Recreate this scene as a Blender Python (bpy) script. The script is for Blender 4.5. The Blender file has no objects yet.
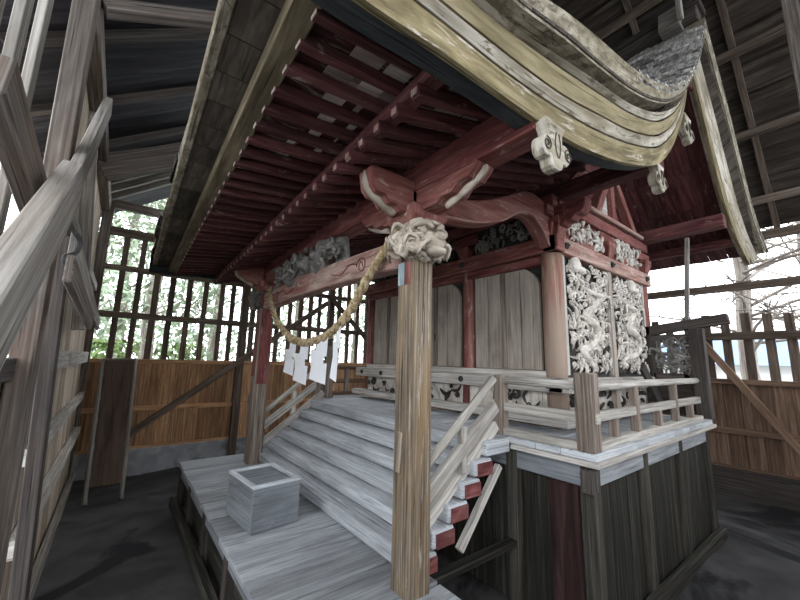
import bpy, bmesh, math, random
import numpy as np
from mathutils import Vector, Matrix
random.seed(7)
C = bpy.context.scene.collection
S = bpy.context.scene
E = 1.85                       # lens height above the ground; geometry below is written relative to the lens height
F = 358.37
YAW, PIT, ROL = map(math.radians, (52.319, 9.588, 1.4064))
_f = Vector((math.cos(YAW), math.sin(YAW), 0)); _r = Vector((math.sin(YAW), -math.cos(YAW), 0)); _u = Vector((0, 0, 1))
CF = math.cos(PIT)*_f + math.sin(PIT)*_u; _u2 = -math.sin(PIT)*_f + math.cos(PIT)*_u
CR = math.cos(ROL)*_r + math.sin(ROL)*_u2; CU = -math.sin(ROL)*_r + math.cos(ROL)*_u2
V = Vector

def P(px, py, x=None, y=None, z=None):
    d = CR*((px-400)/F) - CU*((py-300)/F) + CF
    t = x/d.x if x is not None else (y/d.y if y is not None else z/d.z)
    return d*t

# ------------------------------------------------------------------ materials
def nd(nt, t, **k):
    n = nt.nodes.new(t)
    for a, b in k.items():
        if a in n.inputs.keys(): n.inputs[a].default_value = b
        else: setattr(n, a, b)
    return n

def c4(c): return (c[0], c[1], c[2], 1)

def wood(name, dark, mid, light, gs=(2.5, 38), stain=None, stain_amt=.5, peel=None, peel_amt=.5, peel_scale=(5, 14), rough=.85, bump=.45, tint=.6, spec=.25, grimy=1.):
    m = bpy.data.materials.new(name); m.use_nodes = True
    nt = m.node_tree; L = nt.links; b = nt.nodes['Principled BSDF']
    uv = nd(nt, 'ShaderNodeUVMap')
    def noise(sc, detail=6, ds=.4, rough_=.6):
        mp = nd(nt, 'ShaderNodeMapping'); mp.inputs['Scale'].default_value = (sc[0], sc[1], 1)
        L.new(uv.outputs[0], mp.inputs[0])
        n = nd(nt, 'ShaderNodeTexNoise'); n.inputs['Scale'].default_value = 1; n.inputs['Detail'].default_value = detail
        n.inputs['Roughness'].default_value = rough_; n.inputs['Distortion'].default_value = ds
        L.new(mp.outputs[0], n.inputs['Vector']); return n
    g = noise(gs)
    r = nd(nt, 'ShaderNodeValToRGB'); e = r.color_ramp.elements
    e[0].position = .36; e[0].color = c4(dark); e[1].position = .64; e[1].color = c4(light)
    x = e.new(.5); x.color = c4(mid)
    L.new(g.outputs['Fac'], r.inputs[0]); col = r.outputs[0]
    def mix(colA, B, fac, mode='MIX'):
        mx = nd(nt, 'ShaderNodeMix', data_type='RGBA', blend_type=mode)
        L.new(colA, mx.inputs['A'])
        if isinstance(B, tuple): mx.inputs['B'].default_value = c4(B)
        else: L.new(B, mx.inputs['B'])
        if isinstance(fac, float): mx.inputs['Factor'].default_value = fac
        else: L.new(fac, mx.inputs['Factor'])
        return mx.outputs['Result']
    def thr(n, lo, hi, amt):
        q = nd(nt, 'ShaderNodeMapRange'); q.inputs['From Min'].default_value = lo; q.inputs['From Max'].default_value = hi
        q.inputs['To Max'].default_value = amt; L.new(n.outputs['Fac'], q.inputs[0]); return q.outputs[0]
    if stain:
        col = mix(col, stain, thr(noise((1.3, 5), 5, .8), .45, .68, stain_amt))
    if peel:
        col = mix(col, peel, thr(noise(peel_scale, 8, .6, .7), .62-.2*peel_amt, .66-.2*peel_amt+.03, .9))
    ck = noise((1.2, 60), 3, .3)      # drying cracks along the grain
    col = mix(col, tuple(v*.22 for v in dark), thr(ck, .60, .68, .85))
    grime = noise((.9, 3.2), 7, 1.0, .65)    # patchy weathering
    col = mix(col, tuple(v*.55 for v in dark), thr(grime, .50, .74, .62*grimy))
    at = nd(nt, 'ShaderNodeAttribute', attribute_name='tint')
    q = nd(nt, 'ShaderNodeMapRange'); q.inputs['To Min'].default_value = 1-tint*.5; q.inputs['To Max'].default_value = 1+tint*.5
    L.new(at.outputs['Fac'], q.inputs[0])
    cb = nd(nt, 'ShaderNodeCombineColor')
    for i in range(3): L.new(q.outputs[0], cb.inputs[i])
    col = mix(col, cb.outputs[0], 1.0, 'MULTIPLY')
    L.new(col, b.inputs['Base Color'])
    b.inputs['Roughness'].default_value = rough; b.inputs['Specular IOR Level'].default_value = spec
    bp = nd(nt, 'ShaderNodeBump'); bp.inputs['Strength'].default_value = bump; bp.inputs['Distance'].default_value = .008
    L.new(g.outputs['Fac'], bp.inputs['Height']); L.new(bp.outputs[0], b.inputs['Normal'])
    return m

def rock(name, c1, c2, scale=6, c3=None, rough=.9, bump=.5, dist=.02):
    m = bpy.data.materials.new(name); m.use_nodes = True
    nt = m.node_tree; L = nt.links; b = nt.nodes['Principled BSDF']
    tc = nd(nt, 'ShaderNodeTexCoord')
    n = nd(nt, 'ShaderNodeTexNoise'); n.inputs['Scale'].default_value = scale; n.inputs['Detail'].default_value = 8; n.inputs['Distortion'].default_value = .5
    L.new(tc.outputs['Object'], n.inputs['Vector'])
    r = nd(nt, 'ShaderNodeValToRGB'); e = r.color_ramp.elements
    e[0].position = .35; e[0].color = c4(c1); e[1].position = .68; e[1].color = c4(c2)
    L.new(n.outputs['Fac'], r.inputs[0]); col = r.outputs[0]
    if c3:
        n2 = nd(nt, 'ShaderNodeTexNoise'); n2.inputs['Scale'].default_value = scale*.35; n2.inputs['Detail'].default_value = 5; n2.inputs['Distortion'].default_value = 1.2
        L.new(tc.outputs['Object'], n2.inputs['Vector'])
        q = nd(nt, 'ShaderNodeMapRange'); q.inputs['From Min'].default_value = .55; q.inputs['From Max'].default_value = .62; L.new(n2.outputs['Fac'], q.inputs[0])
        mx = nd(nt, 'ShaderNodeMix', data_type='RGBA'); L.new(col, mx.inputs['A']); mx.inputs['B'].default_value = c4(c3); L.new(q.outputs[0], mx.inputs['Factor']); col = mx.outputs['Result']
    L.new(col, b.inputs['Base Color']); b.inputs['Roughness'].default_value = rough; b.inputs['Specular IOR Level'].default_value = .2
    bp = nd(nt, 'ShaderNodeBump'); bp.inputs['Strength'].default_value = bump; bp.inputs['Distance'].default_value = dist
    L.new(n.outputs['Fac'], bp.inputs['Height']); L.new(bp.outputs[0], b.inputs['Normal'])
    return m

M = {}
M['deck'] = wood('deck_wood', (.30,.315,.33), (.39,.41,.43), (.50,.525,.55), (1.6,44), stain=(.19,.195,.205), stain_amt=.6, tint=.55)
M['tread'] = wood('tread_wood', (.42,.44,.46), (.55,.58,.61), (.68,.71,.74), (1.8,50), stain=(.30,.31,.32), stain_amt=.5, tint=.35, grimy=.8)
M['box'] = wood('box_wood', (.18,.195,.21), (.235,.255,.275), (.29,.31,.335), (1.3,36), stain=(.12,.13,.145), stain_amt=.5, tint=.3)
M['pillar'] = wood('pillar_wood', (.075,.058,.044), (.18,.14,.10), (.31,.25,.18), (1.0,62), stain=(.30,.19,.08), stain_amt=.4, peel=(.38,.35,.30), peel_amt=.3, peel_scale=(1.6,26), tint=.2, bump=.6)
M['red'] = wood('red_paint', (.10,.028,.027), (.17,.05,.046), (.25,.09,.08), (2,14), stain=(.36,.2,.17), stain_amt=.35, peel=(.42,.30,.26), peel_amt=.12, peel_scale=(4,20), tint=.25, bump=.2)
M['redbright'] = wood('red_paint_fresh', (.14,.045,.038), (.225,.08,.068), (.32,.15,.125), (2,20), stain=(.40,.24,.20), stain_amt=.4, peel=(.45,.36,.31), peel_amt=.15, tint=.2, bump=.2)
M['lintel'] = wood('lintel_faded', (.26,.15,.125), (.40,.27,.23), (.50,.38,.32), (2,18), stain=(.30,.085,.07), stain_amt=.65, peel=(.5,.42,.33), peel_amt=.35, tint=.2, bump=.2)
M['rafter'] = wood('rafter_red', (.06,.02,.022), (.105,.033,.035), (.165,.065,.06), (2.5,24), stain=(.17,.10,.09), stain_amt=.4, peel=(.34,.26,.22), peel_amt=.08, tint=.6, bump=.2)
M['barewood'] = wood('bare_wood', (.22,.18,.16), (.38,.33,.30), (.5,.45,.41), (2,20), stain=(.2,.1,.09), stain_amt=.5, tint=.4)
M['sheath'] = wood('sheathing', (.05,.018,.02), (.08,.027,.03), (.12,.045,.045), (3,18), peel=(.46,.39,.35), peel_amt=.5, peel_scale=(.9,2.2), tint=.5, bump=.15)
M['gold'] = wood('barge_gold', (.13,.105,.055), (.25,.205,.11), (.38,.32,.19), (3,14), stain=(.13,.11,.06), stain_amt=.6, peel=(.58,.53,.45), peel_amt=.22, peel_scale=(3,22), tint=.15)
M['goldpeel'] = wood('barge_peeled', (.28,.25,.19), (.46,.42,.34), (.64,.6,.52), (3,14), stain=(.22,.18,.1), stain_amt=.6, peel=(.14,.115,.07), peel_amt=.38, peel_scale=(4,18), tint=.15)
M['goldplain'] = wood('barge_plain', (.20,.165,.09), (.29,.245,.14), (.37,.32,.2), (3,20), stain=(.17,.14,.08), stain_amt=.4, tint=.15, grimy=.6)
M['eavewood'] = wood('eave_wood', (.09,.07,.042), (.16,.13,.08), (.25,.21,.135), (2,22), stain=(.09,.075,.045), stain_amt=.5, tint=.2)
M['edge'] = wood('barge_edge', (.15,.13,.09), (.29,.255,.185), (.46,.42,.33), (8,16), stain=(.2,.16,.09), stain_amt=.5, peel=(.10,.09,.07), peel_amt=.4, peel_scale=(14,24), tint=.15)
M['shingle'] = wood('shingle', (.15,.145,.135), (.40,.385,.36), (.68,.66,.62), (5,26), stain=(.07,.066,.062), stain_amt=.5, tint=1.3, bump=.6)
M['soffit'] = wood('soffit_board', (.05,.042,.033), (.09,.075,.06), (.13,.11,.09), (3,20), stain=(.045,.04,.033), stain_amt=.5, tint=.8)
M['carve'] = wood('carved_wood', (.42,.38,.33), (.66,.62,.56), (.82,.79,.73), (6,10), stain=(.34,.28,.22), stain_amt=.45, tint=.35, bump=.2, grimy=.8)
M['carvelion'] = wood('carved_lion', (.30,.25,.19), (.50,.44,.36), (.64,.58,.49), (5,8), stain=(.26,.2,.15), stain_amt=.4, tint=.3, bump=.15)
M['carvedark'] = wood('carved_grey', (.13,.125,.115), (.23,.22,.2), (.35,.335,.31), (6,10), stain=(.09,.09,.085), stain_amt=.5, tint=.4, bump=.2)
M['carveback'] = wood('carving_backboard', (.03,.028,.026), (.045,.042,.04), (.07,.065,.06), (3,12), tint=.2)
M['door'] = wood('door_board', (.34,.29,.245), (.43,.375,.315), (.52,.465,.40), (1.0,40), stain=(.20,.175,.15), stain_amt=.6, tint=.3)
M['whitewood'] = wood('bleached_wood', (.36,.34,.31), (.53,.505,.47), (.68,.66,.62), (1.6,46), stain=(.34,.27,.2), stain_amt=.4, tint=.3)
M['rail'] = wood('railing_wood', (.32,.295,.26), (.50,.475,.43), (.64,.61,.56), (1.6,46), stain=(.27,.24,.2), stain_amt=.5, tint=.3)
M['post'] = wood('railing_post', (.125,.10,.08), (.225,.185,.15), (.35,.30,.25), (1.3,46), stain=(.22,.13,.11), stain_amt=.3, tint=.3)
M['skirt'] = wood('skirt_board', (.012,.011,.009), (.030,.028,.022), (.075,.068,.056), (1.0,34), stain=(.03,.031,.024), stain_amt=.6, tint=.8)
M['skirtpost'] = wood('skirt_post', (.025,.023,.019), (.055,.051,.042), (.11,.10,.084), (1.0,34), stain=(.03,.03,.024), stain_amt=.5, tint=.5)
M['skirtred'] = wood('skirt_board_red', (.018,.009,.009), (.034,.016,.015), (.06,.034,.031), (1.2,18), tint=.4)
M['cedar'] = wood('cedar_board', (.30,.16,.08), (.46,.265,.14), (.60,.37,.21), (1.4,30), stain=(.2,.1,.05), stain_amt=.5, tint=.8)
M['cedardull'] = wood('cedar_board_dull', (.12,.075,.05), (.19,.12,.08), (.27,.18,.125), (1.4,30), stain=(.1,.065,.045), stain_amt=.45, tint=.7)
M['paling'] = wood('paling_wood', (.075,.055,.042), (.13,.1,.078), (.2,.155,.125), (1.6,24), stain=(.09,.06,.045), stain_amt=.4, tint=.5)
M['shed'] = wood('shed_timber', (.085,.072,.062), (.175,.15,.13), (.28,.25,.22), (1.2,48), stain=(.16,.10,.07), stain_amt=.6, tint=.6)
M['shedpale'] = wood('shed_timber_pale', (.16,.15,.135), (.28,.265,.24), (.40,.38,.345), (1.2,48), stain=(.22,.16,.115), stain_amt=.45, tint=.5)
M['shedboard'] = wood('shed_board', (.24,.19,.14), (.42,.35,.27), (.56,.49,.4), (1.2,40), stain=(.24,.15,.09), stain_amt=.45, tint=.7)
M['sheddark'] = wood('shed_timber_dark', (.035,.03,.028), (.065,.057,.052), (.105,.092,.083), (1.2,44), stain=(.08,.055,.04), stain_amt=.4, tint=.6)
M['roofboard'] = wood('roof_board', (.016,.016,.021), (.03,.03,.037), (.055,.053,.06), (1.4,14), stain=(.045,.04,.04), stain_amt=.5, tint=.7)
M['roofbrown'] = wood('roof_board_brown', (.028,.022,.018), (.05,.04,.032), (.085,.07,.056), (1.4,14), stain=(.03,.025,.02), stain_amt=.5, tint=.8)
M['panel'] = wood('leaning_panel', (.06,.04,.03), (.1,.07,.052), (.14,.1,.078), (1.2,8), stain=(.08,.06,.05), stain_amt=.4, tint=.2)
M['bluepaint'] = wood('blue_paint', (.2,.26,.29), (.3,.37,.4), (.42,.48,.5), (2,12), peel=(.4,.38,.33), peel_amt=.25, tint=.1)
M['redend'] = wood('red_end_grain', (.12,.035,.035), (.2,.055,.055), (.3,.12,.11), (5,8), stain=(.25,.16,.14), stain_amt=.4, tint=.4)
M['scroll'] = wood('scroll_white', (.42,.34,.30), (.58,.5,.45), (.7,.64,.58), (4,10), stain=(.36,.14,.12), stain_amt=.5, tint=.3)
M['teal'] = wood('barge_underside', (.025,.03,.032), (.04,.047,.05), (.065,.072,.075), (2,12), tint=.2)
M['rope'] = wood('straw_rope', (.26,.18,.09), (.44,.34,.2), (.60,.50,.33), (30,6), tint=.3, bump=.5)
M['leaf'] = wood('leaf_green', (.10,.16,.05), (.17,.26,.09), (.26,.36,.15), (2,2), tint=.9, bump=0)
M['leafpale'] = wood('leaf_pale', (.2,.27,.17), (.3,.38,.26), (.42,.49,.36), (2,2), tint=.9, bump=0)
M['bark'] = wood('bark', (.14,.12,.10), (.25,.22,.19), (.36,.33,.29), (1.5,14), tint=.3, bump=.8)
M['paper'] = rock('white_paper', (.82,.83,.86), (.9,.91,.93), 3, rough=.8, bump=.02)
M['dirt'] = rock('dirt_floor', (.045,.044,.045), (.095,.093,.093), 2.2, c3=(.022,.022,.024), bump=.5)
M['concrete'] = rock('concrete_base', (.25,.26,.275), (.40,.41,.425), 5, c3=(.2,.205,.21), bump=.2)
M['snow'] = rock('pale_gravel', (.15,.15,.15), (.32,.32,.32), 7, bump=.6)
M['metal'] = rock('iron', (.03,.03,.032), (.06,.06,.062), 20, rough=.5, bump=.1)
M['plaster'] = rock('plaster_wall', (.62,.6,.56), (.7,.68,.64), 3, bump=.05)
M['blueroof'] = rock('blue_roof', (.3,.42,.58), (.36,.48,.64), 3, bump=.05, rough=.6)
M['greybox'] = rock('grey_box', (.16,.17,.19), (.22,.23,.25), 8, bump=.05)
M['wicker'] = rock('brown_gourd', (.2,.11,.05), (.32,.18,.09), 14, bump=.4)

# ------------------------------------------------------------------ mesh builder
class MB:
    def __init__(s): s.v = []; s.f = []; s.uv = []; s.t = []; s.mi = []; s.sm = []
    def add(s, vs, fs, uvs, tint=None, mi=0, sm=False):
        o = len(s.v); tint = random.random() if tint is None else tint
        s.v += [tuple(p) for p in vs]
        for f, u in zip(fs, uvs):
            s.f.append([i+o for i in f]); s.uv.append(u); s.t.append(tint); s.mi.append(mi); s.sm.append(sm)
        return s
    def beam(s, a, b, w, h, up=(0,0,1), w2=None, h2=None, tint=None, mi=0, off=(0,0)):
        a = V(a); b = V(b); d = b-a; ln = d.length; d = d/ln
        sd = d.cross(V(up)); sd.normalize(); n = sd.cross(d)
        a = a+sd*off[0]+n*off[1]; b = b+sd*off[0]+n*off[1]
        w2 = w if w2 is None else w2; h2 = h if h2 is None else h2
        vs = []
        for p, ww, hh in ((a,w,h),(b,w2,h2)):
            for i, j in ((-1,-1),(1,-1),(1,1),(-1,1)): vs.append(p+sd*(i*ww/2)+n*(j*hh/2))
        fs = [(0,1,5,4),(1,2,6,5),(2,3,7,6),(3,0,4,7),(3,2,1,0),(4,5,6,7)]
        ox, oy = random.random()*9, random.random()*9
        uvs = []; acc = oy
        for wd in (w,h,w,h):
            uvs.append([(ox,acc),(ox,acc+wd),(ox+ln,acc+wd),(ox+ln,acc)]); acc += wd+.13
        uvs += [[(ox,oy),(ox+h*.2,oy),(ox+h*.2,oy+w),(ox,oy+w)]]*2
        return s.add(vs, fs, uvs, tint, mi)
    def box(s, lo, hi, ax=None, tint=None, mi=0):
        lo = V(lo); hi = V(hi); c = (lo+hi)/2; d = hi-lo
        if ax is None: ax = max(range(3), key=lambda i: d[i])
        e = V((0,0,0)); e[ax] = d[ax]/2
        if ax == 2: return s.beam(c-e, c+e, d.x, d.y, up=(0,1,0), tint=tint, mi=mi)
        if ax == 1: return s.beam(c-e, c+e, d.x, d.z, tint=tint, mi=mi)
        return s.beam(c-e, c+e, d.y, d.z, tint=tint, mi=mi)
    def tube(s, pts, rad, n=8, tint=None, mi=0, cap=True, flat=1., fdir=None, sm=True):
        pts = [V(p) for p in pts]; k = len(pts)
        if not hasattr(rad, '__len__'): rad = [rad]*k
        t = (pts[1]-pts[0]).normalized()
        ref = V(fdir) if fdir is not None else (V((0,0,1)) if abs(t.z) < .9 else V((1,0,0)))
        vs = []; ls = [0]
        for i, p in enumerate(pts):
            t = (pts[min(i+1,k-1)]-pts[max(i-1,0)]); t = t.normalized() if t.length > 1e-9 else V((0,0,1))
            b1 = t.cross(ref)
            if b1.length < 1e-4: b1 = t.orthogonal()
            b1.normalize(); b2 = b1.cross(t)
            if fdir is None: ref = b2
            for j in range(n):
                a = 2*math.pi*j/n
                vs.append(p+(b1*math.cos(a)+b2*math.sin(a)*flat)*rad[i])
            if i: ls.append(ls[-1]+(p-pts[i-1]).length)
        fs = []; uvs = []; ox, oy = random.random()*9, random.random()*9
        per = 2*math.pi*max(rad)
        for i in range(k-1):
            for j in range(n):
                fs.append((i*n+j, i*n+(j+1)%n, (i+1)*n+(j+1)%n, (i+1)*n+j))
                v0, v1 = oy+per*j/n, oy+per*(j+1)/n
                uvs.append([(ox+ls[i],v0),(ox+ls[i],v1),(ox+ls[i+1],v1),(ox+ls[i+1],v0)])
        if cap:
            fs.append(tuple(range(n-1,-1,-1))); uvs.append([(ox,oy)]*n)
            fs.append(tuple(range((k-1)*n, k*n))); uvs.append([(ox,oy)]*n)
        return s.add(vs, fs, uvs, tint, mi, sm)
    def prism(s, prof, fn, d0, d1, tint=None, mi=0, sm=False):
        """closed 2D outline extruded from depth d0 to d1; fn(u, v, d) gives the point"""
        n = len(prof)
        vs = [fn(u, v, d0) for u, v in prof]+[fn(u, v, d1) for u, v in prof]
        fs = [tuple(range(n)), tuple(range(2*n-1, n-1, -1))]
        ox, oy = random.random()*9, random.random()*9
        uvs = [[(ox+u, oy+v) for u, v in prof], [(ox+u, oy+v) for u, v in reversed(prof)]]
        acc = 0
        for i in range(n):
            j = (i+1) % n; l = math.hypot(prof[j][0]-prof[i][0], prof[j][1]-prof[i][1])
            fs.append((i, n+i, n+j, j)); uvs.append([(ox+acc,oy),(ox+acc,oy+d1-d0),(ox+acc+l,oy+d1-d0),(ox+acc+l,oy)]); acc += l
        return s.add(vs, fs, uvs, tint, mi, sm)
    def grid(s, rows, tint=None, mi=0, sm=True, usc=1.):
        """rows: list of equal-length point lists"""
        nr = len(rows); nc = len(rows[0]); vs = [p for r in rows for p in r]
        fs = []; uvs = []; ox, oy = random.random()*9, random.random()*9
        cu = [0]
        for j in range(1,nc): cu.append(cu[-1]+(V(rows[0][j])-V(rows[0][j-1])).length)
        cv = [0]
        for i in range(1,nr): cv.append(cv[-1]+(V(rows[i][0])-V(rows[i-1][0])).length)
        for i in range(nr-1):
            for j in range(nc-1):
                fs.append((i*nc+j, i*nc+j+1, (i+1)*nc+j+1, (i+1)*nc+j))
                uvs.append([(ox+cu[a],oy+cv[b]) for b, a in ((i,j),(i,j+1),(i+1,j+1),(i+1,j))])
        return s.add(vs, fs, uvs, tint, mi, sm)
    def ell(s, c, r, n=10, m=7, rot=None, tint=None, mi=0):
        c = V(c); vs = []; fs = []; uvs = []
        for i in range(m+1):
            th = math.pi*i/m
            for j in range(n):
                ph = 2*math.pi*j/n
                p = V((r[0]*math.sin(th)*math.cos(ph), r[1]*math.sin(th)*math.sin(ph), r[2]*math.cos(th)))
                if rot: p = rot @ p
                vs.append(c+p)
        for i in range(m):
            for j in range(n):
                fs.append((i*n+j, (i+1)*n+j, (i+1)*n+(j+1)%n, i*n+(j+1)%n))
                uvs.append([(j/n*r[0]*6, i/m*r[2]*3)]*4)
        return s.add(vs, fs, uvs, tint, mi, True)
    def build(s, name, mat, parent=None, bevel=0, seg=1):
        me = bpy.data.meshes.new(name)
        base = V((0,0,0))
        if parent is not None:
            q = parent
            while q is not None: base += q.location; q = q.parent
        vs = [V(p)+V((0,0,E)) for p in s.v]
        if parent is None:
            xs = [p.x for p in vs]; ys = [p.y for p in vs]; zs = [p.z for p in vs]
            base = V(((min(xs)+max(xs))/2, (min(ys)+max(ys))/2, min(zs)))
        me.from_pydata([p-base for p in vs], [], s.f)
        uv = me.uv_layers.new(name='UVMap')
        flat = [c for u in s.uv for p in u for c in p]
        uv.data.foreach_set('uv', flat)
        at = me.attributes.new('tint', 'FLOAT', 'FACE'); at.data.foreach_set('value', s.t)
        me.polygons.foreach_set('material_index', s.mi); me.polygons.foreach_set('use_smooth', s.sm)
        for q in (mat if isinstance(mat, (list, tuple)) else [mat]): me.materials.append(M[q])
        me.update()
        o = bpy.data.objects.new(name, me); C.objects.link(o)
        if parent is not None: o.parent = parent
        else: o.location = base
        if bevel:
            b = o.modifiers.new('bevel', 'BEVEL'); b.width = bevel; b.segments = seg; b.limit_method = 'ANGLE'; b.angle_limit = .7
        return o

def tag(o, label=None, cat=None, group=None, kind=None):
    for k, v in (('label',label),('category',cat),('group',group),('kind',kind)):
        if v: o[k] = v
    return o
def empty(name, loc, label=None, cat=None, group=None, kind=None):
    o = bpy.data.objects.new(name, None); C.objects.link(o); o.location = (loc[0], loc[1], loc[2]+E); o.empty_display_size = .1
    return tag(o, label, cat, group, kind)

def spiral(c, u, v, r0, r1, turns, a0=0, n=18, w=None, hand=1, lift=0):
    w = w or V(u).cross(V(v)); out = []
    for i in range(n):
        t = i/(n-1); a = a0+hand*turns*2*math.pi*t; r = r0+(r1-r0)*t
        out.append(V(c)+V(u)*(r*math.cos(a))+V(v)*(r*math.sin(a))+V(w)*(lift*t))
    return out
def interp(pts, x):
    """smooth 1D interpolation of (x, z) knots"""
    if x <= pts[0][0]:
        k = (pts[1][1]-pts[0][1])/(pts[1][0]-pts[0][0]); return pts[0][1]+k*(x-pts[0][0])
    for i in range(len(pts)-1):
        if x <= pts[i+1][0]:
            x0, z0 = pts[i]; x1, z1 = pts[i+1]
            def slope(j):
                if j == 0: return (pts[1][1]-pts[0][1])/(pts[1][0]-pts[0][0])
                if j == len(pts)-1: return (pts[-1][1]-pts[-2][1])/(pts[-1][0]-pts[-2][0])
                return (pts[j+1][1]-pts[j-1][1])/(pts[j+1][0]-pts[j-1][0])
            h = x1-x0; t = (x-x0)/h; m0, m1 = slope(i)*h, slope(i+1)*h
            return (2*t**3-3*t*t+1)*z0+(t**3-2*t*t+t)*m0+(-2*t**3+3*t*t)*z1+(t**3-t*t)*m1
    k = (pts[-1][1]-pts[-2][1])/(pts[-1][0]-pts[-2][0]); return pts[-1][1]+k*(x-pts[-1][0])
def resample(pts, n):
    """points along a smooth open 2D/3D curve through pts"""
    pts = [V(p) for p in pts]; k = len(pts); out = []
    for q in range(n):
        t = q/(n-1)*(k-1); i = min(int(t), k-2); f = t-i
        p0, p1, p2, p3 = pts[max(i-1,0)], pts[i], pts[i+1], pts[min(i+2,k-1)]
        out.append(.5*((2*p1)+(p2-p0)*f+(2*p0-5*p1+4*p2-p3)*f*f+(3*p1-p0-3*p2+p3)*f**3))
    return out

def carving(mb, o, u, v, w, W, H, dens=1., dragon=True, seed=1, rr=1.):
    """openwork relief of clouds, leaves and a winding dragon filling a W x H panel; w points to the viewer's side"""
    rs = random.Random(seed); o = V(o); u = V(u); v = V(v); w = V(w)
    def pt(a, b, c=0): return o+u*a+v*b+w*c
    if dragon:
        L = []; n = 64; side = rs.choice((-1,1))
        for i in range(n):
            t = i/(n-1)
            L.append(pt(W*(.5+.22*side*math.sin(t*2*math.pi*2.3+.6+seed)+.13*math.sin(t*9+seed*1.7)), H*(.06+.86*t+.03*math.sin(t*21+seed)), .02+.018*math.sin(t*19)))
        mb.tube(L, [.5*W*.085*rr*(.35+.65*math.sin(math.pi*min(1, .12+i/n*.95)))*(1+.30*(i % 2)) for i in range(n)], 8, tint=.7)
        h = L[-1]
        mb.ell(h+w*.015, (W*.09, W*.05, W*.085), tint=.75)
        mb.ell(h+u*(W*.1*-side)+w*.03-v*W*.05, (W*.07, W*.04, W*.04), tint=.75)
        for q in (-1,1):
            mb.tube(resample([h+v*.02, h+v*W*.16+u*q*W*.1, h+v*W*.2+u*q*W*.22], 7), [.012,.011,.01,.009,.007,.005,.002], 5, tint=.8)
        for t in (14, 30, 46):      # legs with claws
            b = L[t]; sd = 1 if rs.random() < .5 else -1
            k = resample([b, b+u*sd*W*.18+v*.03+w*.01, b+u*sd*W*.22-v*H*.06+w*.01], 7)
            mb.tube(k, [.02*rr,.02*rr,.018*rr,.016*rr,.014*rr,.013*rr,.012*rr], 6, tint=.7)
            for q in (-.7,0,.7): mb.tube([k[-1], k[-1]-v*.03+u*q*.04+w*.012], [.008,.002], 4, tint=.8)
    n = int(dens*W*H*150)
    for i in range(n):
        a, b = W*(.06+.88*rs.random()), H*(.03+.94*rs.random()); r = (.018+.028*rs.random())*rr
        k = rs.random()
        if k < .42:
            hd = rs.choice((-1,1)); tr = 1.1+.6*rs.random(); c = pt(a, b, .004+.022*rs.random())
            pl = spiral(c, u, v, r, r*.22, tr, rs.random()*6.28, 15, w=w, hand=hd, lift=.018)
            mb.tube(pl, [r*.30*(1-.4*j/14) for j in range(15)], 6, flat=1., tint=rs.random())
        elif k < .85:
            d = rs.random()*6.28; q = u*math.cos(d)+v*math.sin(d); e = u*-math.sin(d)+v*math.cos(d); c = pt(a, b, .002+.02*rs.random())
            pl = resample([c-q*r*1.7, c-q*r*.4+e*r*.7+w*.012, c+q*r*.7+e*r*.3+w*.016, c+q*r*1.9-e*r*.6], 9)
            mb.tube(pl, [r*.42*math.sin(math.pi*(.08+.84*j/8)) for j in range(9)], 6, tint=rs.random())
        else:
            c = pt(a, b, .004+.018*rs.random()); mb.ell(c, (r*.6,r*.6,r*.6), 7, 5, tint=rs.random())

# ================================================================== SETTING
GZ = -1.85
g = MB(); rows = []
for j in range(41):
    y = -3+10.5*j/40; rows.append([])
    for i in range(37):
        x = -.7+8.6*i/36
        rows[-1].append((x, y, GZ+.012*math.sin(x*5+y*3)+.01*math.sin(y*7-x*4)-(.07*max(0, min(1,(x-5.9)/1.2)))))
g.grid(rows, tint=.5); tag(g.build('floor', 'dirt'), 'dark beaten earth floor around the shrine', 'floor', kind='structure')
g = MB(); rr_ = random.Random(3)
g.grid([[(-40+80*i/30, -40+90*j/30, GZ-.16+.03*math.sin(i*2.1+j)) for i in range(31)] for j in range(31)], tint=.5)
tag(g.build('ground_outside', 'snow'), 'pale gravel ground outside the shed', 'ground', kind='structure')

# ---- shed wall at the far side (behind the offering box)
YW = 7.3
wb = empty('wall_back', (3.4, YW, GZ), 'slatted timber shed wall with orange cedar boards behind the offering box', 'wall', kind='structure')
m = MB(); m.box((-.5, YW-.06, GZ-.1), (7.9, YW+.1, -1.47)); m.build('concrete_base', 'concrete', wb, .01)
m = MB(); x = -.45
while x < 7.8:
    w_ = random.uniform(.15,.24); m.box((x+.003, YW, -1.46), (x+w_-.003, YW+.022+random.uniform(0,.006), -.13), 2); x += w_
m.build('board_cladding', 'cedar', wb)
m = MB(); m.box((-.45, YW+.03, -1.46), (7.8, YW+.045, -.13)); m.build('backing_boards', 'cedar', wb)
for z, h, d, nm in ((-.86,.075,.03,'batten'),(-.115,.07,.06,'cap_rail'),(-1.46,.05,.05,'bottom_rail')):
    m = MB(); m.box((-.4, YW-d, z-h/2), (7.8, YW, z+h/2)); m.build(nm, 'cedar', wb, .004)
for z, h in ((.615,.095),(1.375,.085),(1.97,.13)):
    m = MB(); m.box((-.4, YW-.06, z-h/2), (7.8, YW+.02, z+h/2)); m.build('rail', 'paling', wb, .004)
xs = [-.1,.141,.381,.619,.884,1.147,1.425,1.62,2.0,2.25,2.5,2.75,2.98,3.2,3.42,3.9,4.14,4.4,4.65,4.9,5.15,5.4,5.65,5.9,6.15,6.4,6.65,6.9,7.15,7.4]
for x in xs:
    m = MB(); m.box((x-.045, YW+.02, -.2), (x+.045+random.uniform(-.012,.012), YW+.055, 1.98), 2); m.build('paling', 'paling', wb, .003)
for x in (1.83, 3.66, 5.5):
    m = MB(); m.box((x-.065, YW-.10, GZ), (x+.065, YW+.03, 2.9), 2); m.build('post', 'paling', wb, .006)
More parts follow.
